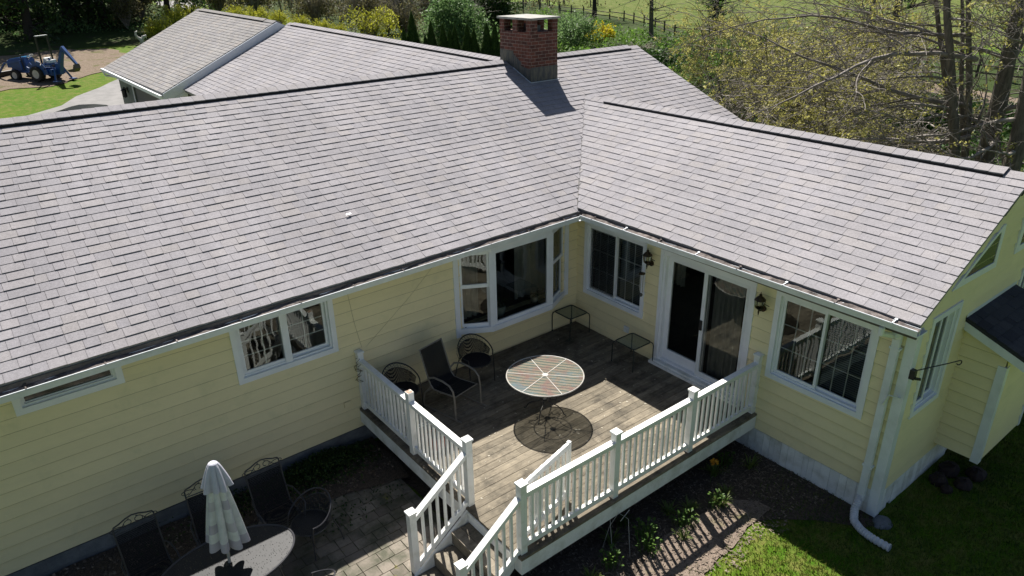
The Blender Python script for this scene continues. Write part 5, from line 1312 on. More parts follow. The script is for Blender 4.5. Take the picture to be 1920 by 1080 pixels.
def rdir(rr): 
    z = rr.uniform(-1, 1); t = rr.uniform(0, 6.283); q = math.sqrt(1-z*z); return Vector((q*math.cos(t), q*math.sin(t), z))
def leafq(mb, p, s, rr, tone, flat=0.0):
    n = rdir(rr); n.z = n.z*(1-flat) + flat
    a = n.orthogonal().normalized(); b = n.cross(a); t = rr.uniform(0, 6.28); u = (a*math.cos(t)+b*math.sin(t))*s; v = (b*math.cos(t)-a*math.sin(t))*s*.62
    mb.add([p-u, p-v*.9, p+u, p+v], [(0,1,2,3)], tone)
def grow(tw, p, d, L, r, lv, rr, tips, spread=.7, kids_=5, bend=.18, grav=0.0, shrink=.58, toward=None, nseg=5, side_from=.25):
    """a wobbling tapered branch with side branches; its points go to tw as one tube, twig ends to tips"""
    pts = [p.copy()]; q = p.copy(); dd = d.normalized()
    for i in range(nseg):
        dd = (dd + rdir(rr)*bend + Vector((0, 0, grav)) + (toward*.05 if toward is not None else Vector((0,0,0)))).normalized()
        q = q + dd*(L/nseg); pts.append(q.copy())
    tw.tube(pts, [max(.0075, r*(1-.75*i/nseg)) for i in range(nseg+1)], 8 if r > .12 else (5 if r > .03 else 3), caps=False, tone=rr.random())
    if lv <= 0: tips.append((pts[-1], dd)); tips.append((pts[-3], dd)); return
    for k in range(kids_):
        f = side_from + (1-side_from)*(k+rr.random())/kids_; i = min(nseg-1, int(f*nseg)); b = pts[i].lerp(pts[i+1], f*nseg-i)
        ax = (pts[i+1]-pts[i]).normalized(); s_ = ax.orthogonal().normalized(); t = rr.uniform(0, 6.28); s_ = s_*math.cos(t) + ax.cross(s_)*math.sin(t)
        nd = (ax*(1-spread) + s_*spread + (toward*.35 if toward is not None else Vector((0,0,0)))).normalized()
        grow(tw, b, nd, L*shrink*rr.uniform(.7, 1.2), r*(1-.7*f)*.55, lv-1, rr, tips, spread, kids_ if lv > 1 else max(3, kids_-1), bend, grav, shrink, toward, max(3, nseg-1), .15)
    grow(tw, pts[-1], dd, L*shrink, r*.28, lv-1, rr, tips, spread, max(2, kids_-2), bend, grav, shrink, toward, max(3, nseg-1), .15)
def clusters(mb, tips, rr, n, rad, size, prob=1.0, flat=.2):
    for p, d in tips:
        if rr.random() > prob: continue
        base = rr.uniform(.2, .8)
        for k in range(n): leafq(mb, p + rdir(rr)*rad*rr.random()**.5, size*rr.uniform(.6, 1.3), rr, min(1, max(0, base+rr.uniform(-.3, .3))), flat)

# ---- three big multi-stem maples beyond the wing
maple_twigs = []
def big_maple(loc, label, seed, stems, toward, lead=M['bud_leaf'], limbs=()):
    z = h(loc[0], loc[1]); t = root('maple_tree', label, 'tree', (loc[0], loc[1], z), 'big maples beyond the wing'); rr = random.Random(seed); o = Vector((loc[0], loc[1], z))
    tk, tw, tips = MB(), MB(), []
    for (dx, dy, lean, r, L) in stems:
        p = o + Vector((dx, dy, -.1)); pts = [p]; d = Vector((lean[0], lean[1], 1)).normalized()
        n = 12
        for i in range(n):
            d = (d + rdir(rr)*.06).normalized(); pts.append(pts[-1] + d*L/n)
        tk.tube(pts, [r*1.25 if i == 0 else r*(1-.72*i/n) for i in range(n+1)], 10, caps=False)
        for i in range(2, n):
            f = i/n; b = pts[i]
            for k in range(1):
                a = rr.uniform(0, 6.28); nd = (Vector((math.cos(a), math.sin(a), rr.uniform(.0, .5))) + toward*.8).normalized()
                grow(tw, b, nd, rr.uniform(2.2, 4.4)*(1-.35*f), r*.30*(1-.5*f), 2, rr, tips, .66, 5, .24, -.02, .5, toward, 7)
    for (p, d, L, r) in limbs:
        grow(tw, o+Vector(p), Vector(d), L, r, 2, rr, tips, .62, 7, .19, -.008, .42, toward, 10)
    tk.build('trunk', M['bark'], t, smooth=True); tw.build('branches', M['twig'], t, smooth=True)
    mb = MB(); clusters(mb, tips, rr, 11, .12, .042, .10); mb.build('crown', lead, t)
    return t
TW = Vector((-.7, .62, 0)).normalized()
big_maple((12.8, -2.26), 'multi-stemmed maple with thin upright stems, left of the three behind the wing ridge', 3, [(0, 0, (-.08, .19), .17, 9.5), (.5, .1, (-.05, .12), .13, 9), (.85, -.2, (-.12, .28), .10, 8.5)], TW, limbs=[((0, .5, 3.8), (-.75, .55, .02), 6.0, .075), ((0, .6, 5.0), (-.75, .5, .12), 6.0, .075), ((0, .3, 3.0), (-.7, .65, -.05), 5.0, .055), ((.1, .9, 5.6), (-.6, .7, -.05), 6, .06), ((0, .2, 2.3), (-.8, .45, .18), 4.5, .045)])
big_maple((13.84, -2.08), 'thick straight maple trunk, middle of the three behind the wing ridge', 8, [(0, 0, (0, .03), .30, 11), (.15, .35, (.05, .12), .14, 8)], TW, limbs=[((-.1, .1, 3.2), (-.8, .5, .15), 4.5, .06), ((0, .2, 5.0), (-.7, .5, .35), 5, .06)])
big_maple((13.25, -2.97), 'thick-stemmed maple at the right edge of the photo behind the wing ridge', 13, [(0, 0, (-.02, .05), .27, 11), (.45, -.2, (.2, -.1), .15, 9)], TW)

# ---- understory of small flowering trees on the right
def small_tree(seed, hgt=4.6, leaf='bud_leaf', n=4, lean=.35, prob=.045, bark='twig', cl=13, rad=.15, size=.05):
    t = root('small_tree', 'x', 'tree', (0, 0, 0), 'small budding trees beyond the house'); rr = random.Random(seed); tk, tw, tips = MB(), MB(), []
    for k in range(n):
        a = k*6.28/n + rr.uniform(-.5, .5); d = Vector((math.cos(a)*lean, math.sin(a)*lean, 1)).normalized(); p = Vector((math.cos(a)*.12, math.sin(a)*.12, -.1)); pts = [p]; m = 7
        for i in range(m): d = (d + rdir(rr)*.14).normalized(); pts.append(pts[-1]+d*hgt*.8/m)
        tk.tube(pts, [.07*(1-.7*i/m) for i in range(m+1)], 6, caps=False)
        for i in range(1, m):
            for q in range(3):
                a = rr.uniform(0, 6.28); grow(tw, pts[i], Vector((math.cos(a), math.sin(a), rr.uniform(.0, .7))), hgt*.34*rr.uniform(.7, 1.4), .024, 1, rr, tips, .62, 8, .28, -.015, .5, None, 5)
    tk.build('trunk', M['bark'], t, smooth=True); tw.build('branches', M[bark], t)
    mb = MB(); clusters(mb, tips, rr, cl, rad, size, prob); mb.build('crown', M[leaf], t); return t
def spread(proto_list, spots, seed):
    rr = random.Random(seed); used = set()
    for i, (k, x, y, s, label) in enumerate(spots):
        p = proto_list[k]; c = p if k not in used else copy_tree(p); used.add(k)
        place(c, (x, y, h(x, y)-.03), rr.uniform(0, 6.28), s); c['label'] = label
sm = [small_tree(101), small_tree(102, 5.2, n=5, lean=.5, prob=.6), small_tree(103, 4.4, 'green_leaf', 4, .4, .55)]
spread(sm, [(0, 13.6, 6.6, .95, 'yellow-budding tree hugging the right gable end of the main roof'), (1, 17.0, 4.4, 1.0, 'sparse budding tree just beyond the middle of the wing ridge'),
 (0, 20.9, 6.2, 1.05, 'budding tree behind the sparse one, in the middle of the right-hand thicket'), (1, 22.7, 10.3, 1.1, 'wide twiggy tree behind the gable rake, left part of the thicket'), (2, 25.3, 13.6, .95, 'greener small tree at the left of the thicket near the slope'),
 (0, 28.5, 13.0, 1.15, 'yellow-budding tree in front of the dirt track, centre of the thicket'), (1, 29.4, 18.6, 1.05, 'bushy budding tree left of the ivy-clad trunk'), 
 (2, 32.5, 17.0, 1.0, 'green-leaved small tree beside the ivy-clad trunk'), (0, 34.4, 20.8, 1.1, 'budding tree in front of the far rail fence'), (1, 31.2, 9.3, 1.1, 'tall budding tree reaching the top edge over the dirt track'), (0, 27.4, 9.6, 1.2, 'dense yellow-budding tree right of the centre of the thicket'), (0, 19.6, 10.2, .8, 'low yellow-budding bush at the lower end of the main gable rake')], 5)

# ---- tall woodland trees
def tall_tree(seed, H, r, leaf, prob, bark, cl=5, rad=.5, size=.14, low=.25, sp=.6, name='woodland_tree', ivy=False, rb=.09):
    t = root(name, 'x', 'tree', (0, 0, 0), 'tall woodland trees'); rr = random.Random(seed); tk, tw, tips = MB(), MB(), []
    pts = [Vector((0, 0, -.2))]; d = Vector((rr.uniform(-.06, .06), rr.uniform(-.06, .06), 1)); n = 12
    for i in range(n): d = (d + rdir(rr)*.05 + Vector((0, 0, .05))).normalized(); pts.append(pts[-1]+d*H/n)
    tk.tube(pts, [r*1.4]+[r*(1-.8*i/n) for i in range(1, n+1)], 9, caps=False)
    for i in range(int(n*low), n):
        for q in range(3):
            a = rr.uniform(0, 6.28); grow(tw, pts[i], Vector((math.cos(a), math.sin(a), rr.uniform(-.1, .5))), H*.2*rr.uniform(.7, 1.3)*(1.1-.6*i/n), r*.28, 1, rr, tips, sp, 5, .2, -.01, .5, None, 4)
    tk.build('trunk', M[bark], t, smooth=True); tw.build('branches', M[bark], t)
    mb = MB(); clusters(mb, tips, rr, cl, rad, size, prob); mb.build('crown', M[leaf], t)
    if ivy:
        mb = MB()
        for k in range(1500):
            z = rr.uniform(0, 6.5)**1.0; i = min(n-1, int(z/H*n)); a = rr.uniform(0, 6.28); q = r*1.1 + rr.uniform(.0, .55)*(1-z/8)
            leafq(mb, Vector((pts[i].x+q*math.cos(a), pts[i].y+q*math.sin(a), z)), .11, rr, rr.random())
        mb.build('ivy', M['ivy'], t)
    return t
dk = [tall_tree(201, 17, .42, 'dark_leaf', .95, 'dark_bark', 15, .85, .20, .16, .62), tall_tree(202, 16, .30, 'dark_leaf', .95, 'dark_bark', 14, .8, .19, .20, .65)]
spread(dk, [(0, .3, 56.6, 1.0, 'thick dark tree trunk rising behind the tractor roll bar'), (1, 2.0, 57.6, .95, 'slim dark trunk just right of the thick one behind the tractor'), (1, 2.6, 56.3, 1.05, 'dark ivy-covered trunk beside the slim one behind the tractor'), (0, -5.2, 60.5, 1.05, 'dark leafy tree above the nose of the tractor at the left edge'),
  (0, 6.0, 62.0, .9, 'dark leafy tree above the left end of the garage roof'), (1, -2.6, 64.5, 1.1, 'dark leafy tree farther back left of the thick trunk'), (0, 3.8, 67.0, 1.05, 'dark leafy tree farther back right of the slim trunk'), (1, -9.5, 58.0, 1.0, 'dark leafy tree just outside the left edge shading the grass'), (1, 7.2, 55.6, .8, 'dark leafy tree between the brush and the yellow hedge by the garage'), (0, -3.0, 52.0, .0001+.75, 'low dark tree at the left edge whose crown leaves the frame')], 8)
lt = [tall_tree(211, 13, .26, 'green_leaf', .55, 'dark_bark', 5, .5, .12, .3), tall_tree(212, 12, .24, 'bud_leaf', .45, 'bark', 5, .5, .11, .22)]
spread(lt, [(0, 57.1, 57.9, 1.1, 'forked dark trunk in the meadow grass right of the chimney'), (1, 45.5, 38.4, 1.0, 'dark trunk standing at the corner of the far rail fence'), (1, 52.0, 35.7, .9, 'thin trunk behind the ivy-clad one'), (0, 36.5, 56.0, .95, 'dark trunk directly behind the chimney cap, left one'), (0, 41.0, 57.0, 1.0, 'dark trunk directly behind the chimney cap, right one'), (1, 37.5, 14.0, 1.05, 'dark trunk over the middle of the right-hand thicket'), (0, 35.5, 11.2, 1.1, 'thick leaning trunk beside the dirt track'), (1, 33.0, 52.0, .9, 'trunk rising out of the grey-green shrub left of the chimney'), (1, 44.0, 8.0, 1.0, 'trunk by the near rail fence behind the maples'), (0, 33, 63, 1.0, 'grey trunk in the brush left of the grey-green shrub'), (1, 18.5, 68.0, 1.0, 'dark trunk rising behind the yellow hedge by the ell ridge')], 9)
iv = tall_tree(221, 12, .28, 'green_leaf', .35, 'dark_bark', 5, .5, .12, .3, ivy=True); place(iv, (40.0, 27.5, h(40, 27.5)), 0, 1.0); iv['label'] = 'trunk wrapped in bright green ivy in front of the far rail fence'; iv['group'] = 'tall woodland trees'
bt = small_tree(231, 5.5, 'bud_leaf', 2, .15, .3, 'pale_bark'); place(bt, (25.8, 7.0, h(25.8, 7)), .4, 1.2); bt['label'] = 'pale-barked slim tree in the dark gap of the thicket'

# ---- bushes
def bush(name, cat, seed, rx, rz, leaf, n=2600, size=.07, group=None, arch=False, lumps=9, twigs=60, twmat='twig'):
    t = root(name, 'x', cat, (0, 0, 0), group); rr = random.Random(seed); mb = MB(); tw = MB()
    cs = [(Vector((rr.uniform(-.62, .62)*rx, rr.uniform(-.62, .62)*rx, rz*rr.uniform(.25, .72))), rx*rr.uniform(.30, .5), rr.uniform(.25, .75)) for _ in range(lumps)]
    for i in range(n):
        c, r, b = rr.choice(cs); d = rdir(rr); p = c + Vector((d.x, d.y, d.z*min(1.2, rz/rx*.8)))*r*rr.uniform(.55, 1.08)
        if p.z < .02: p.z = rr.uniform(.02, .3)
        leafq(mb, p, size*rr.uniform(.6, 1.3), rr, min(1, max(0, b + rr.uniform(-.28, .28))))
    for i in range(twigs):
        a = rr.uniform(0, 6.28); q = rr.uniform(.5, 1.15)*rx; top = rz*rr.uniform(.6, 1.15)
        pts = [Vector((0, 0, 0)), Vector((math.cos(a)*q*.3, math.sin(a)*q*.3, top*.6)), Vector((math.cos(a)*q*.7, math.sin(a)*q*.7, top)), Vector((math.cos(a)*q*1.05, math.sin(a)*q*1.05, top*(.75 if arch else 1.05)))]
        tw.tube(pts, [.022, .016, .011, .004], 3, caps=False, tone=rr.random())
        if arch:
            for k in range(22):
                f = rr.uniform(.3, 1); j = min(2, int(f*3)); p = pts[j].lerp(pts[j+1], f*3-j); leafq(mb, p+rdir(rr)*.07, size*rr.uniform(.6, 1.2), rr, rr.uniform(.3, 1))
    tw.build('stems', M[twmat], t); mb.build('foliage', M[leaf], t); return t
fo = [bush('forsythia_bush', 'shrub', 301, 1.5, 1.9, 'lime_leaf', 2600, .075, 'yellow hedge by the garage', True)]
spread(fo, [(0, 13.6, 58.8, .75, 'yellow-green bush at the garage ridge, first in the hedge right of the road'), (0, 16.0, 60.0, .8, 'yellow-green bush second along the hedge behind the garage ridge'), (0, 18.4, 60.9, .78, 'yellow-green bush in the hedge right above the garage rake peak'), (0, 19.6, 59.0, .7, 'yellow-green bush in the hedge just above the start of the ell ridge'), (0, 20.9, 57.2, .65, 'yellow-green bush in the hedge above the ell ridge'), (0, 21.8, 55.6, .55, 'last and lowest yellow-green bush of the hedge, above the ell ridge'),
 (0, 4.6, 48.6, .7, 'yellow-green bush at the garage roof edge right of the pale ornament'), (0, 6.6, 52.0, .85, 'yellow-green bush rising left of the garage ridge'), (0, 8.6, 55.0, .75, 'yellow-green bush nearest the road, left of the garage ridge end')], 11)
gf = bush('golden_bush', 'shrub', 302, 1.3, 1.9, 'gold_leaf', 1300, .09, None, True, 5, 40); place(gf, (38.2, 37.9, h(38.2, 37.9)), 0, 1.0); gf['label'] = 'bright golden blooming bush above the main ridge, right of the chimney'
g2 = bush('green_bush', 'shrub', 303, 2.2, 2.4, 'blue_green_leaf', 4200, .09, None, False, 12, 60); place(g2, (35.2, 37.9, h(35.2, 37.9)), 0, 1.15); g2['label'] = 'rounded green bush directly right of the chimney'
g3 = bush('green_bush', 'shrub', 304, 3.4, 5.0, 'blue_green_leaf', 9000, .12, None, False, 20, 90); place(g3, (25.8, 41.5, h(25.8, 41.5)), 0, 1.0); g3['label'] = 'large light green bush left of the chimney behind the arborvitae row'
g4 = bush('dark_bush', 'shrub', 305, 2.4, 5.5, 'dark_leaf', 5000, .12, None, False, 14, 60); place(g4, (30.2, 43.5, h(30.2, 43.5)), 0, 1.0); g4['label'] = 'darker leafy bush between the light green bush and the chimney'
g5 = bush('olive_bush', 'shrub', 306, 1.9, 2.4, 'lime_leaf', 1100, .07, None, True, 6, 90); place(g5, (20.3, 46.4, h(20.3, 46.4)), 0, 1.15); g5['label'] = 'thin olive-yellow bush left of the arborvitae row'
br = [bush('brush', 'shrub', 311, 2.4, 4.2, 'brush_leaf', 2400, .10, 'brown brush at the wood edge', False, 12, 190), bush('brush', 'shrub', 312, 1.4, 1.9, 'blue_green_leaf', 1500, .08, 'brown brush at the wood edge', False, 9, 70)]
spread(br, [(0, 25.5, 58.0, 1.1, 'tall brown brush above the middle of the ell ridge'), (0, 29.5, 60.0, 1.2, 'tall brown brush between the ell ridge and the light green bush'), (0, 22.5, 62.0, 1.0, 'tall brown brush behind the end of the yellow hedge'), (0, 27.0, 52.5, .9, 'tall brown brush right behind the arborvitae row'), (0, 33.5, 57.0, 1.1, 'tall brown brush behind the light green bush'),
 (0, 3.6, 53.6, .8, 'brown brush behind the pale ornament'), (0, 5.6, 57.5, .9, 'brown brush between the pale ornament and the yellow bushes'), (1, -1.2, 58.0, .9, 'grey-green brush left of the thick dark trunk'), (1, 1.2, 58.4, .8, 'grey-green brush between the thick and the slim dark trunk'), (1, 3.6, 57.5, .9, 'grey-green brush right of the dark ivy-covered trunk'), (1, -3.6, 60.0, .9, 'grey-green brush at the left edge above the tractor'), (0, 19.5, 70.0, 1.3, 'tall brown brush behind the yellow hedge, under the dark trunk'), (0, 14.5, 66.0, 1.1, 'brown brush at the road edge behind the yellow hedge')], 12)
mr = bush('maroon_bush', 'shrub', 321, 2.6, 5.0, 'maroon_leaf', 3000, .12, None, False, 12, 90); place(mr, (-4.6, 57.4, h(-4.6, 57.4)), 0, 1); mr['label'] = 'maroon-leaved bush in the top left corner'
gl = [bush('ground_shrub', 'shrub', 331, 1.7, 1.1, 'ivy', 2200, .08, 'low green shrubs under the right-hand thicket', False, 9, 30), bush('ground_shrub', 'shrub', 332, 1.6, 1.0, 'brush_leaf', 1500, .07, 'low green shrubs under the right-hand thicket', False, 9, 80)]
spread(gl, [(0, 22.6, 6.1, 1.2, 'low dark green shrub in the middle of the thicket floor'), (0, 26.5, 5.0, 1.2, 'low dark green shrub before the dirt track'), (1, 20.8, 2.9, 1.2, 'low twiggy shrub left of the maples'), (0, 17.4, 1.6, .9, 'low dark green shrub left of the thin maple stems'), (1, 24.2, 9.0, 1.3, 'low twiggy shrub under the wide tree'), (0, 29.0, 3.5, 1.2, 'low dark green shrub behind the maple trunks'), (1, 30.0, 11.6, 1.2, 'low twiggy shrub at the edge of the dirt track'), (0, 32.5, 26.0, 1.3, 'low green shrub below the far rail fence'), (1, 34.0, 30.0, 1.2, 'low twiggy shrub right above the end of the main ridge'), (0, 37.0, 24.5, 1.2, 'low green shrub at the foot of the ivy-clad trunk')], 13)

# ---- leafy undergrowth nobody could count
def undergrowth(name, label, cat, poly, n, hmax, size, mat, seed, freq=.35):
    rr = random.Random(seed); mb = MB(); x0, x1 = min(q[0] for q in poly), max(q[0] for q in poly); y0, y1 = min(q[1] for q in poly), max(q[1] for q in poly); k = 0
    def inside(x, y):
        c = False; j = len(poly)-1
        for i in range(len(poly)):
            (xi, yi), (xj, yj) = poly[i], poly[j]
            if (yi > y) != (yj > y) and x < (xj-xi)*(y-yi)/(yj-yi)+xi: c = not c
            j = i
        return c
    while k < n:
        x, y = rr.uniform(x0, x1), rr.uniform(y0, y1)
        if not inside(x, y): continue
        v = .5+.25*math.sin(x*freq*2.1+1.7*math.sin(y*freq))+.25*math.sin(y*freq*2.7+1.3*math.sin(x*freq*1.3)); k += 1
        if rr.random() > v*1.25: continue
        leafq(mb, Vector((x, y, h(x, y)+rr.random()**1.6*hmax*v*1.3)), size*rr.uniform(.6, 1.3), rr, min(1, max(0, v*.7+rr.uniform(-.25, .35))))
    return tag(mb.build(name, mat), label, cat, kind='stuff')
undergrowth('undergrowth', 'bright leafy undergrowth between the chimney, the gable rake and the far fence', 'undergrowth', [(26, 20), (44, 14), (49, 30), (49, 40), (54, 55), (56, 66), (40, 62), (34, 50), (26, 34)], 26000, 1.1, .13, M['green_leaf'], 91)
undergrowth('undergrowth', 'dark low undergrowth on the floor of the right-hand thicket', 'undergrowth', [(9, -7), (30, -3), (33, 8), (30, 16), (22, 17), (14, 14), (9, 10)], 42000, 1.1, .10, M['ivy'], 92, .6)
undergrowth('undergrowth', 'dark leafy undergrowth at the foot of the trees behind the tractor', 'undergrowth', [(-10, 55), (-2, 53.5), (4, 52), (9, 58), (6, 66), (-10, 68)], 9000, .8, .11, M['blue_green_leaf'], 93, .5)

# ---- row of arborvitae behind the ell
def arborvitae():
    t = root('arborvitae', 'x', 'conifer', (0, 0, 0), 'row of arborvitae behind the ell'); rr = random.Random(41); mb = MB(); H = 3.0
    for i in range(3600):
        z = H*rr.random()**1.25; q = .52*(1-(z/H))**.8*(1+.12*math.sin(z*7+3*math.sin(z*3))); a = rr.uniform(0, 6.28); q *= rr.uniform(.8, 1.06)
        p = Vector((q*math.cos(a), q*math.sin(a), z+.05)); s = .075*rr.uniform(.6, 1.2); u = Vector((math.cos(a)*.3, math.sin(a)*.3, 1)).normalized()*s; v = Vector((-math.sin(a), math.cos(a), 0))*s*.5
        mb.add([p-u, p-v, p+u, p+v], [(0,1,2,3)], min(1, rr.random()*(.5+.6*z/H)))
    tk = MB(); tk.tube([(0, 0, -.1), (0, 0, 2.4)], [.07, .02], 6); tk.tube([(0, 0, .05), (0, 0, 1.4), (0, 0, 2.6)], [.40, .30, .05], 10)
    tk.build('trunk', M['cedar_leaf'], t); mb.build('foliage', M['cedar_leaf'], t); return t
AV = arborvitae()
ar = [(17.6, 36.5, 2.55), (18.3, 36.5, 3.55), (18.75, 35.6, 2.1), (19.2, 35.5, 2.95), (19.8, 34.9, 2.75), (20.1, 34.5, 2.45), (20.45, 34.4, 2.65), (21.1, 33.8, 2.7), (21.45, 33.5, 2.45), (22.2, 33.0, 2.75), (22.6, 32.6, 2.7)]
nth = ['low arborvitae at the far left of the row', 'tallest arborvitae, second in the row', 'short narrow arborvitae just right of the tallest one', 'broad arborvitae with a lone pointed top, fourth in the row', 'arborvitae in the middle of the row, left of a close pair', 'shorter arborvitae of the close pair in the middle of the row', 'pointed arborvitae of the close pair in the middle of the row', 'arborvitae left of the narrow yellowish one near the chimney', 'narrow arborvitae third from the chimney', 'dark full arborvitae second from the chimney', 'dark full arborvitae touching the chimney brick']
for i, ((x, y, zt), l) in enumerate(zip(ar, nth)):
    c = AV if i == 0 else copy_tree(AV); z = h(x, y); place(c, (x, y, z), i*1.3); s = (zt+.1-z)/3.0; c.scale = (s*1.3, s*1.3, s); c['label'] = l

# ---- rail fences
M['fence'] = simple('weathered_fence_wood', (.10, .085, .065), (.06, .05, .04), 4, .9)
def rail_fence(name, label, pts, ph=1.2, rails=(.4, .85)):
    f = root(name, label, 'fence', (pts[0][0], pts[0][1], h(*pts[0]))); rr = random.Random(4); ps = []
    for a, b in zip(pts, pts[1:]):
        n = max(1, round(math.dist(a, b)/3.0)); ps += [(a[0]+(b[0]-a[0])*k/n, a[1]+(b[1]-a[1])*k/n) for k in range(n)]
    ps.append(pts[-1])
    for x, y in ps:
        mb = MB(); z = h(x, y); mb.tube([(x, y, z-.2), (x+rr.uniform(-.04, .04), y, z+ph)], .085, 6); mb.build('post', M['fence'], f)
    for (x, y), (x2, y2) in zip(ps, ps[1:]):
        for q in rails:
            mb = MB(); mb.tube([(x, y, h(x, y)+q+rr.uniform(-.05, .05)), (x2, y2, h(x2, y2)+q+rr.uniform(-.08, .05))], .055, 5); mb.build('rail', M['fence'], f)
rail_fence('rail_fence', 'far wooden rail fence along the meadow right of the chimney', [(60.5, 68), (57.5, 53.3), (53.2, 44.7), (49.6, 39), (49.6, 34.8), (50.5, 30)])
rail_fence('rail_fence', 'near wooden rail fence glimpsed between the budding trees by the dirt track', [(49, 30), (46.5, 20), (45, 13), (43.6, 6), (40.5, -1)])

# ---- far thicket that reads as one mass
def thicket(name, label, region, n, seed, leaf, H=9, green=.5):
    rr = random.Random(seed); tw = MB(); mb = MB(); tk = []
    for i in range(n):
        a, b = rr.random(), rr.random(); x = region[0] + (region[1]-region[0])*a; y = region[2] + (region[3]-region[2])*b; z = h(x, y); H_ = H*rr.uniform(.6, 1.2); lean = Vector((rr.uniform(-.1, .1), rr.uniform(-.1, .1), 1)); o = Vector((x, y, z)); bt_ = rr.uniform(.1, .9)
        tw.tube([o, o+lean*H_*.5, o+lean*H_], [.12, .08, .02], 4, caps=False, tone=rr.random())
        for k in range(15):
            f = rr.uniform(.12, .95); p = o+lean*H_*f; d = rdir(rr); d.z = abs(d.z)*.6; q = p+d*rr.uniform(1, 2.6); tw.tube([p, (p+q)/2+rdir(rr)*.2, q], [.03, .02, .008], 3, caps=False, tone=rr.random())
            for j in range(7): leafq(mb, p.lerp(q, rr.uniform(.4, 1.1))+rdir(rr)*.5, .17*rr.uniform(.6, 1.3), rr, min(1, max(0, bt_+rr.uniform(-.3, .3))))
        for k in range(26): leafq(mb, o+Vector((rr.uniform(-1.5, 1.5), rr.uniform(-1.5, 1.5), rr.uniform(.05, 1.6))), .18, rr, min(1, max(0, bt_+rr.uniform(-.35, .2))))
    t = tag(root(name, label, 'woods', (region[0], region[2], h(region[0], region[2]))), kind='stuff')
    a = tw.build('branches', M['twig'], t); b = mb.build('foliage', leaf, t); return t
thicket('distant_woods', 'brown and olive far wood behind the brush and the yellow hedge', (24, 75, 72, 135), 210, 5, M['brush_leaf'])
thicket('distant_woods', 'dark green far wood behind the tractor', (-16, 14, 70, 118), 120, 6, M['dark_leaf'], 10)

# ---- planting bed plants
M['bed_leaf'] = leaf_mat('bed_plant_leaf', (.03, .07, .014), (.11, .20, .03), .3); M['strap_leaf'] = leaf_mat('strap_leaf', (.06, .10, .02), (.17, .21, .05), .3); M['orange'] = leaf_mat('orange_bloom', (.42, .17, .02), (.6, .3, .03), .2)
def broad_plant(seed, n=60, s=.16):
    t = root('bed_plant', 'x', 'plant', (0, 0, 0), 'green plants in the bed along the deck'); rr = random.Random(seed); mb = MB(); st = MB()
    for i in range(n):
        a = rr.uniform(0, 6.28); q = rr.uniform(.02, s*1.2); p = Vector((math.cos(a)*q, math.sin(a)*q, 0)); z = rr.uniform(.10, .30); e = p*1.25 + Vector((0, 0, z)); d = Vector((math.cos(a), math.sin(a), rr.uniform(.1, .9))).normalized(); n_ = Vector((-math.sin(a), math.cos(a), 0)); l = rr.uniform(.04, .075); w_ = l*.34; t_ = rr.random()
        st.tube([p, e], .004, 3, caps=False); mb.add([e, e+d*l*.5+n_*w_, e+d*l, e+d*l*.5-n_*w_], [(0,1,2,3)], t_)
    st.build('stems', M['bed_leaf'], t); mb.build('leaves', M['bed_leaf'], t); return t
def strap_plant(seed, n=46, l0=.30):
    t = root('strap_plant', 'x', 'plant', (0, 0, 0), 'strap-leaved plants in the bed along the deck'); rr = random.Random(seed); mb = MB()
    for i in range(n):
        a = rr.uniform(0, 6.28); l = l0*rr.uniform(.6, 1.15); o_ = Vector((math.cos(a), math.sin(a), 0)); b = o_*rr.uniform(0, .07); n_ = Vector((-math.sin(a), math.cos(a), 0)); cur = rr.uniform(.4, 1.0); pts = [b+o_*l*f*cur*(.4+.6*f)+Vector((0, 0, l*(1.25*f-.75*cur*f*f))) for f in (0, .3, .6, .85, 1)]; ws = [.008, .010, .008, .006, .001]; t_ = rr.random()
        for k in range(4): mb.add([pts[k]-n_*ws[k], pts[k]+n_*ws[k], pts[k+1]+n_*ws[k+1], pts[k+1]-n_*ws[k+1]], [(0,1,2,3)], t_)
    mb.build('leaves', M['strap_leaf'], t); return t
bpz = [broad_plant(61), broad_plant(62, 40, .12)]; spz = [strap_plant(71), strap_plant(72, 34, .24)]
def bedspread(protos, spots, seed):
    rr = random.Random(seed); used = set()
    for k, x, y, s, l in spots:
        c = protos[k] if k not in used else copy_tree(protos[k]); used.add(k); place(c, (x, y, h(x, y)+.012), rr.uniform(0, 6.28), s*.85); c['label'] = l
bedspread(bpz, [(0, -3.1, -4.72, 1.0, 'leafy green plant at the stair end of the sunlit bed stripes'), (1, -2.95, -4.55, 1.2, 'leafy green plant just behind the one at the stair end of the sunlit stripes'), (0, -2.35, -4.72, 1.0, 'leafy green plant in the middle of the sunlit bed stripes'), (1, -1.62, -4.78, 1.0, 'leafy plant under the widest gap in the sunlit stripes'), (1, -3.7, -4.6, 1.1, 'leafy green plant nearest the deck corner at the bottom edge'), (0, -3.0, -4.15, .7, 'shaded leafy plant close under the deck fascia'), (1, -.75, -4.25, 1.0, 'shaded leafy plant near the wing skirting')], 3)
bedspread(spz, [(0, -1.55, -4.82, .9, 'strap-leaved clump lit by the right end of the bed stripes'), (1, -1.28, -4.7, .8, 'small strap-leaved clump at the far right of the lit stripes'), (0, -2.05, -4.6, .9, 'strap-leaved clump in the middle of the lit stripes'), (1, -2.55, -4.9, .8, 'strap-leaved clump left of the middle of the lit stripes'), (0, -1.05, -4.3, 1.0, 'shaded strap-leaved clump beside the orange flower'), (1, -2.3, -4.42, 1.0, 'shaded strap-leaved clump under the middle deck post'), (0, -3.4, -4.3, .9, 'shaded strap-leaved clump by the thin white wire hoop'), (1, -.45, -4.55, 1.1, 'shaded strap-leaved clump nearest the wing skirting'), (0, -4.1, -4.62, .8, 'strap-leaved clump at the bottom edge below the deck corner')], 4)
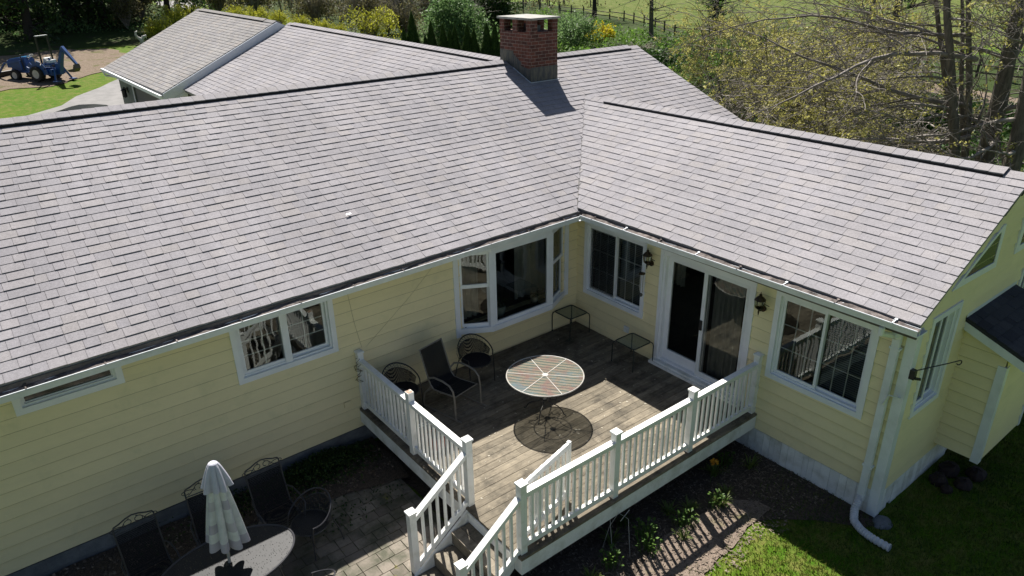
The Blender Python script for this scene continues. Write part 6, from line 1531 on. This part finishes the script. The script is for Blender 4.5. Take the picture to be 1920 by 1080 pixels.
F = root('orange_flower', 'single orange flower on a stalk in the shaded bed below the deck end post', 'flower', (-1.25, -4.38, h(-1.25, -4.38))); c = Vector((-1.25, -4.38, h(-1.25, -4.38)))
mb = MB(); mb.tube([c, c+Vector((.02, -.02, .4))], .005, 4); mb.build('stem', M['bed_leaf'], F)
mb = MB(); rr = random.Random(2)
for i in range(14): leafq(mb, c+Vector((.02, -.02, .42))+rdir(rr)*.045, .04, rr, rr.random())
mb.build('petals', M['orange'], F)
mb = MB(); z0 = -.74
mb.tube([(-3.55, -4.28, z0), (-3.45, -4.30, z0+.35), (-3.30, -4.32, z0+.52), (-3.2, -4.42, z0+.42), (-3.35, -4.62, z0)], .004, 4); mb.tube([(-3.42, -4.26, z0+.56), (-3.5, -4.42, z0+.02)], .005, 4); mb.tube([(-3.32, -4.38, z0+.42), (-3.12, -4.36, z0+.5)], .005, 4)
solo('wire_hoop', 'thin pale wire plant hoop leaning in the shaded bed by the deck corner', 'plant support', mb, M['pale_metal'], (-3.4, -4.4, -.74))
mb = MB(); rr = random.Random(19)
for i in range(5200):
    x, y = rr.gauss(-6.0, .55), -.02-abs(rr.gauss(0, .28))
    if x > -5.0 or y < -1.0 or x < -7.6: continue
    k = math.exp(-((x+6.0)/.75)**2); z = -.62 + rr.uniform(.0, .20)*k*(1 if y > -.5 else .5)
    leafq(mb, Vector((x, y, z)), .026*rr.uniform(.7, 1.3), rr, rr.random(), .4)
for i in range(1500):
    x, y = rr.uniform(-8.8, -6.6), rr.uniform(-.6, 0.03); 
    if rr.random() > math.exp(-((x+7.5)/.35)**2) + .12: continue
    leafq(mb, Vector((x, y, -.62+rr.uniform(0, .16))), .024, rr, rr.random(), .4)
for i in range(260):
    x, y = rr.uniform(-6.6, -5.1), rr.uniform(-1.7, -.9); leafq(mb, Vector((x, y, -.648)), .02, rr, rr.random()*.6, .8)
tag(mb.build('ground_cover', M['dark_leaf']), 'dark leafy ground cover along the foundation of the main wall', 'ground cover', kind='stuff')
mb = MB(); rr = random.Random(29)
for i in range(2600):
    x, y = rr.uniform(-12, -4.95), rr.uniform(-1.0, .05)
    if y < -.75 and x < -6.5: continue
    l = rr.uniform(.01, .035); leafq(mb, Vector((x, y, -.635)), l, rr, rr.random(), .85)
tag(mb.build('dead_leaves', M['chip']), 'dry brown leaf bits along the foot of the main wall', 'leaf litter', kind='stuff')
mb = MB()
for i in range(150):
    x, y = rr.uniform(-4.9, -.1), rr.uniform(-4.1, -.1); l = rr.uniform(.006, .02); a = rr.uniform(0, 3.1); c, s = math.cos(a)*l, math.sin(a)*l
    mb.add([(x-c-s*.5, y-s+c*.5, .006), (x+c-s*.5, y+s+c*.5, .004), (x+c+s*.5, y+s-c*.5, .008), (x-c+s*.5, y-s-c*.5, .005)], [(0,1,2,3)], rr.random())
M['petal'] = simple('pale_petal_bits', (.5, .47, .40), (.35, .3, .22), 20, .9); tag(mb.build('deck_debris', M['petal']), 'pale petals and bits scattered over the deck boards', 'debris', kind='stuff')
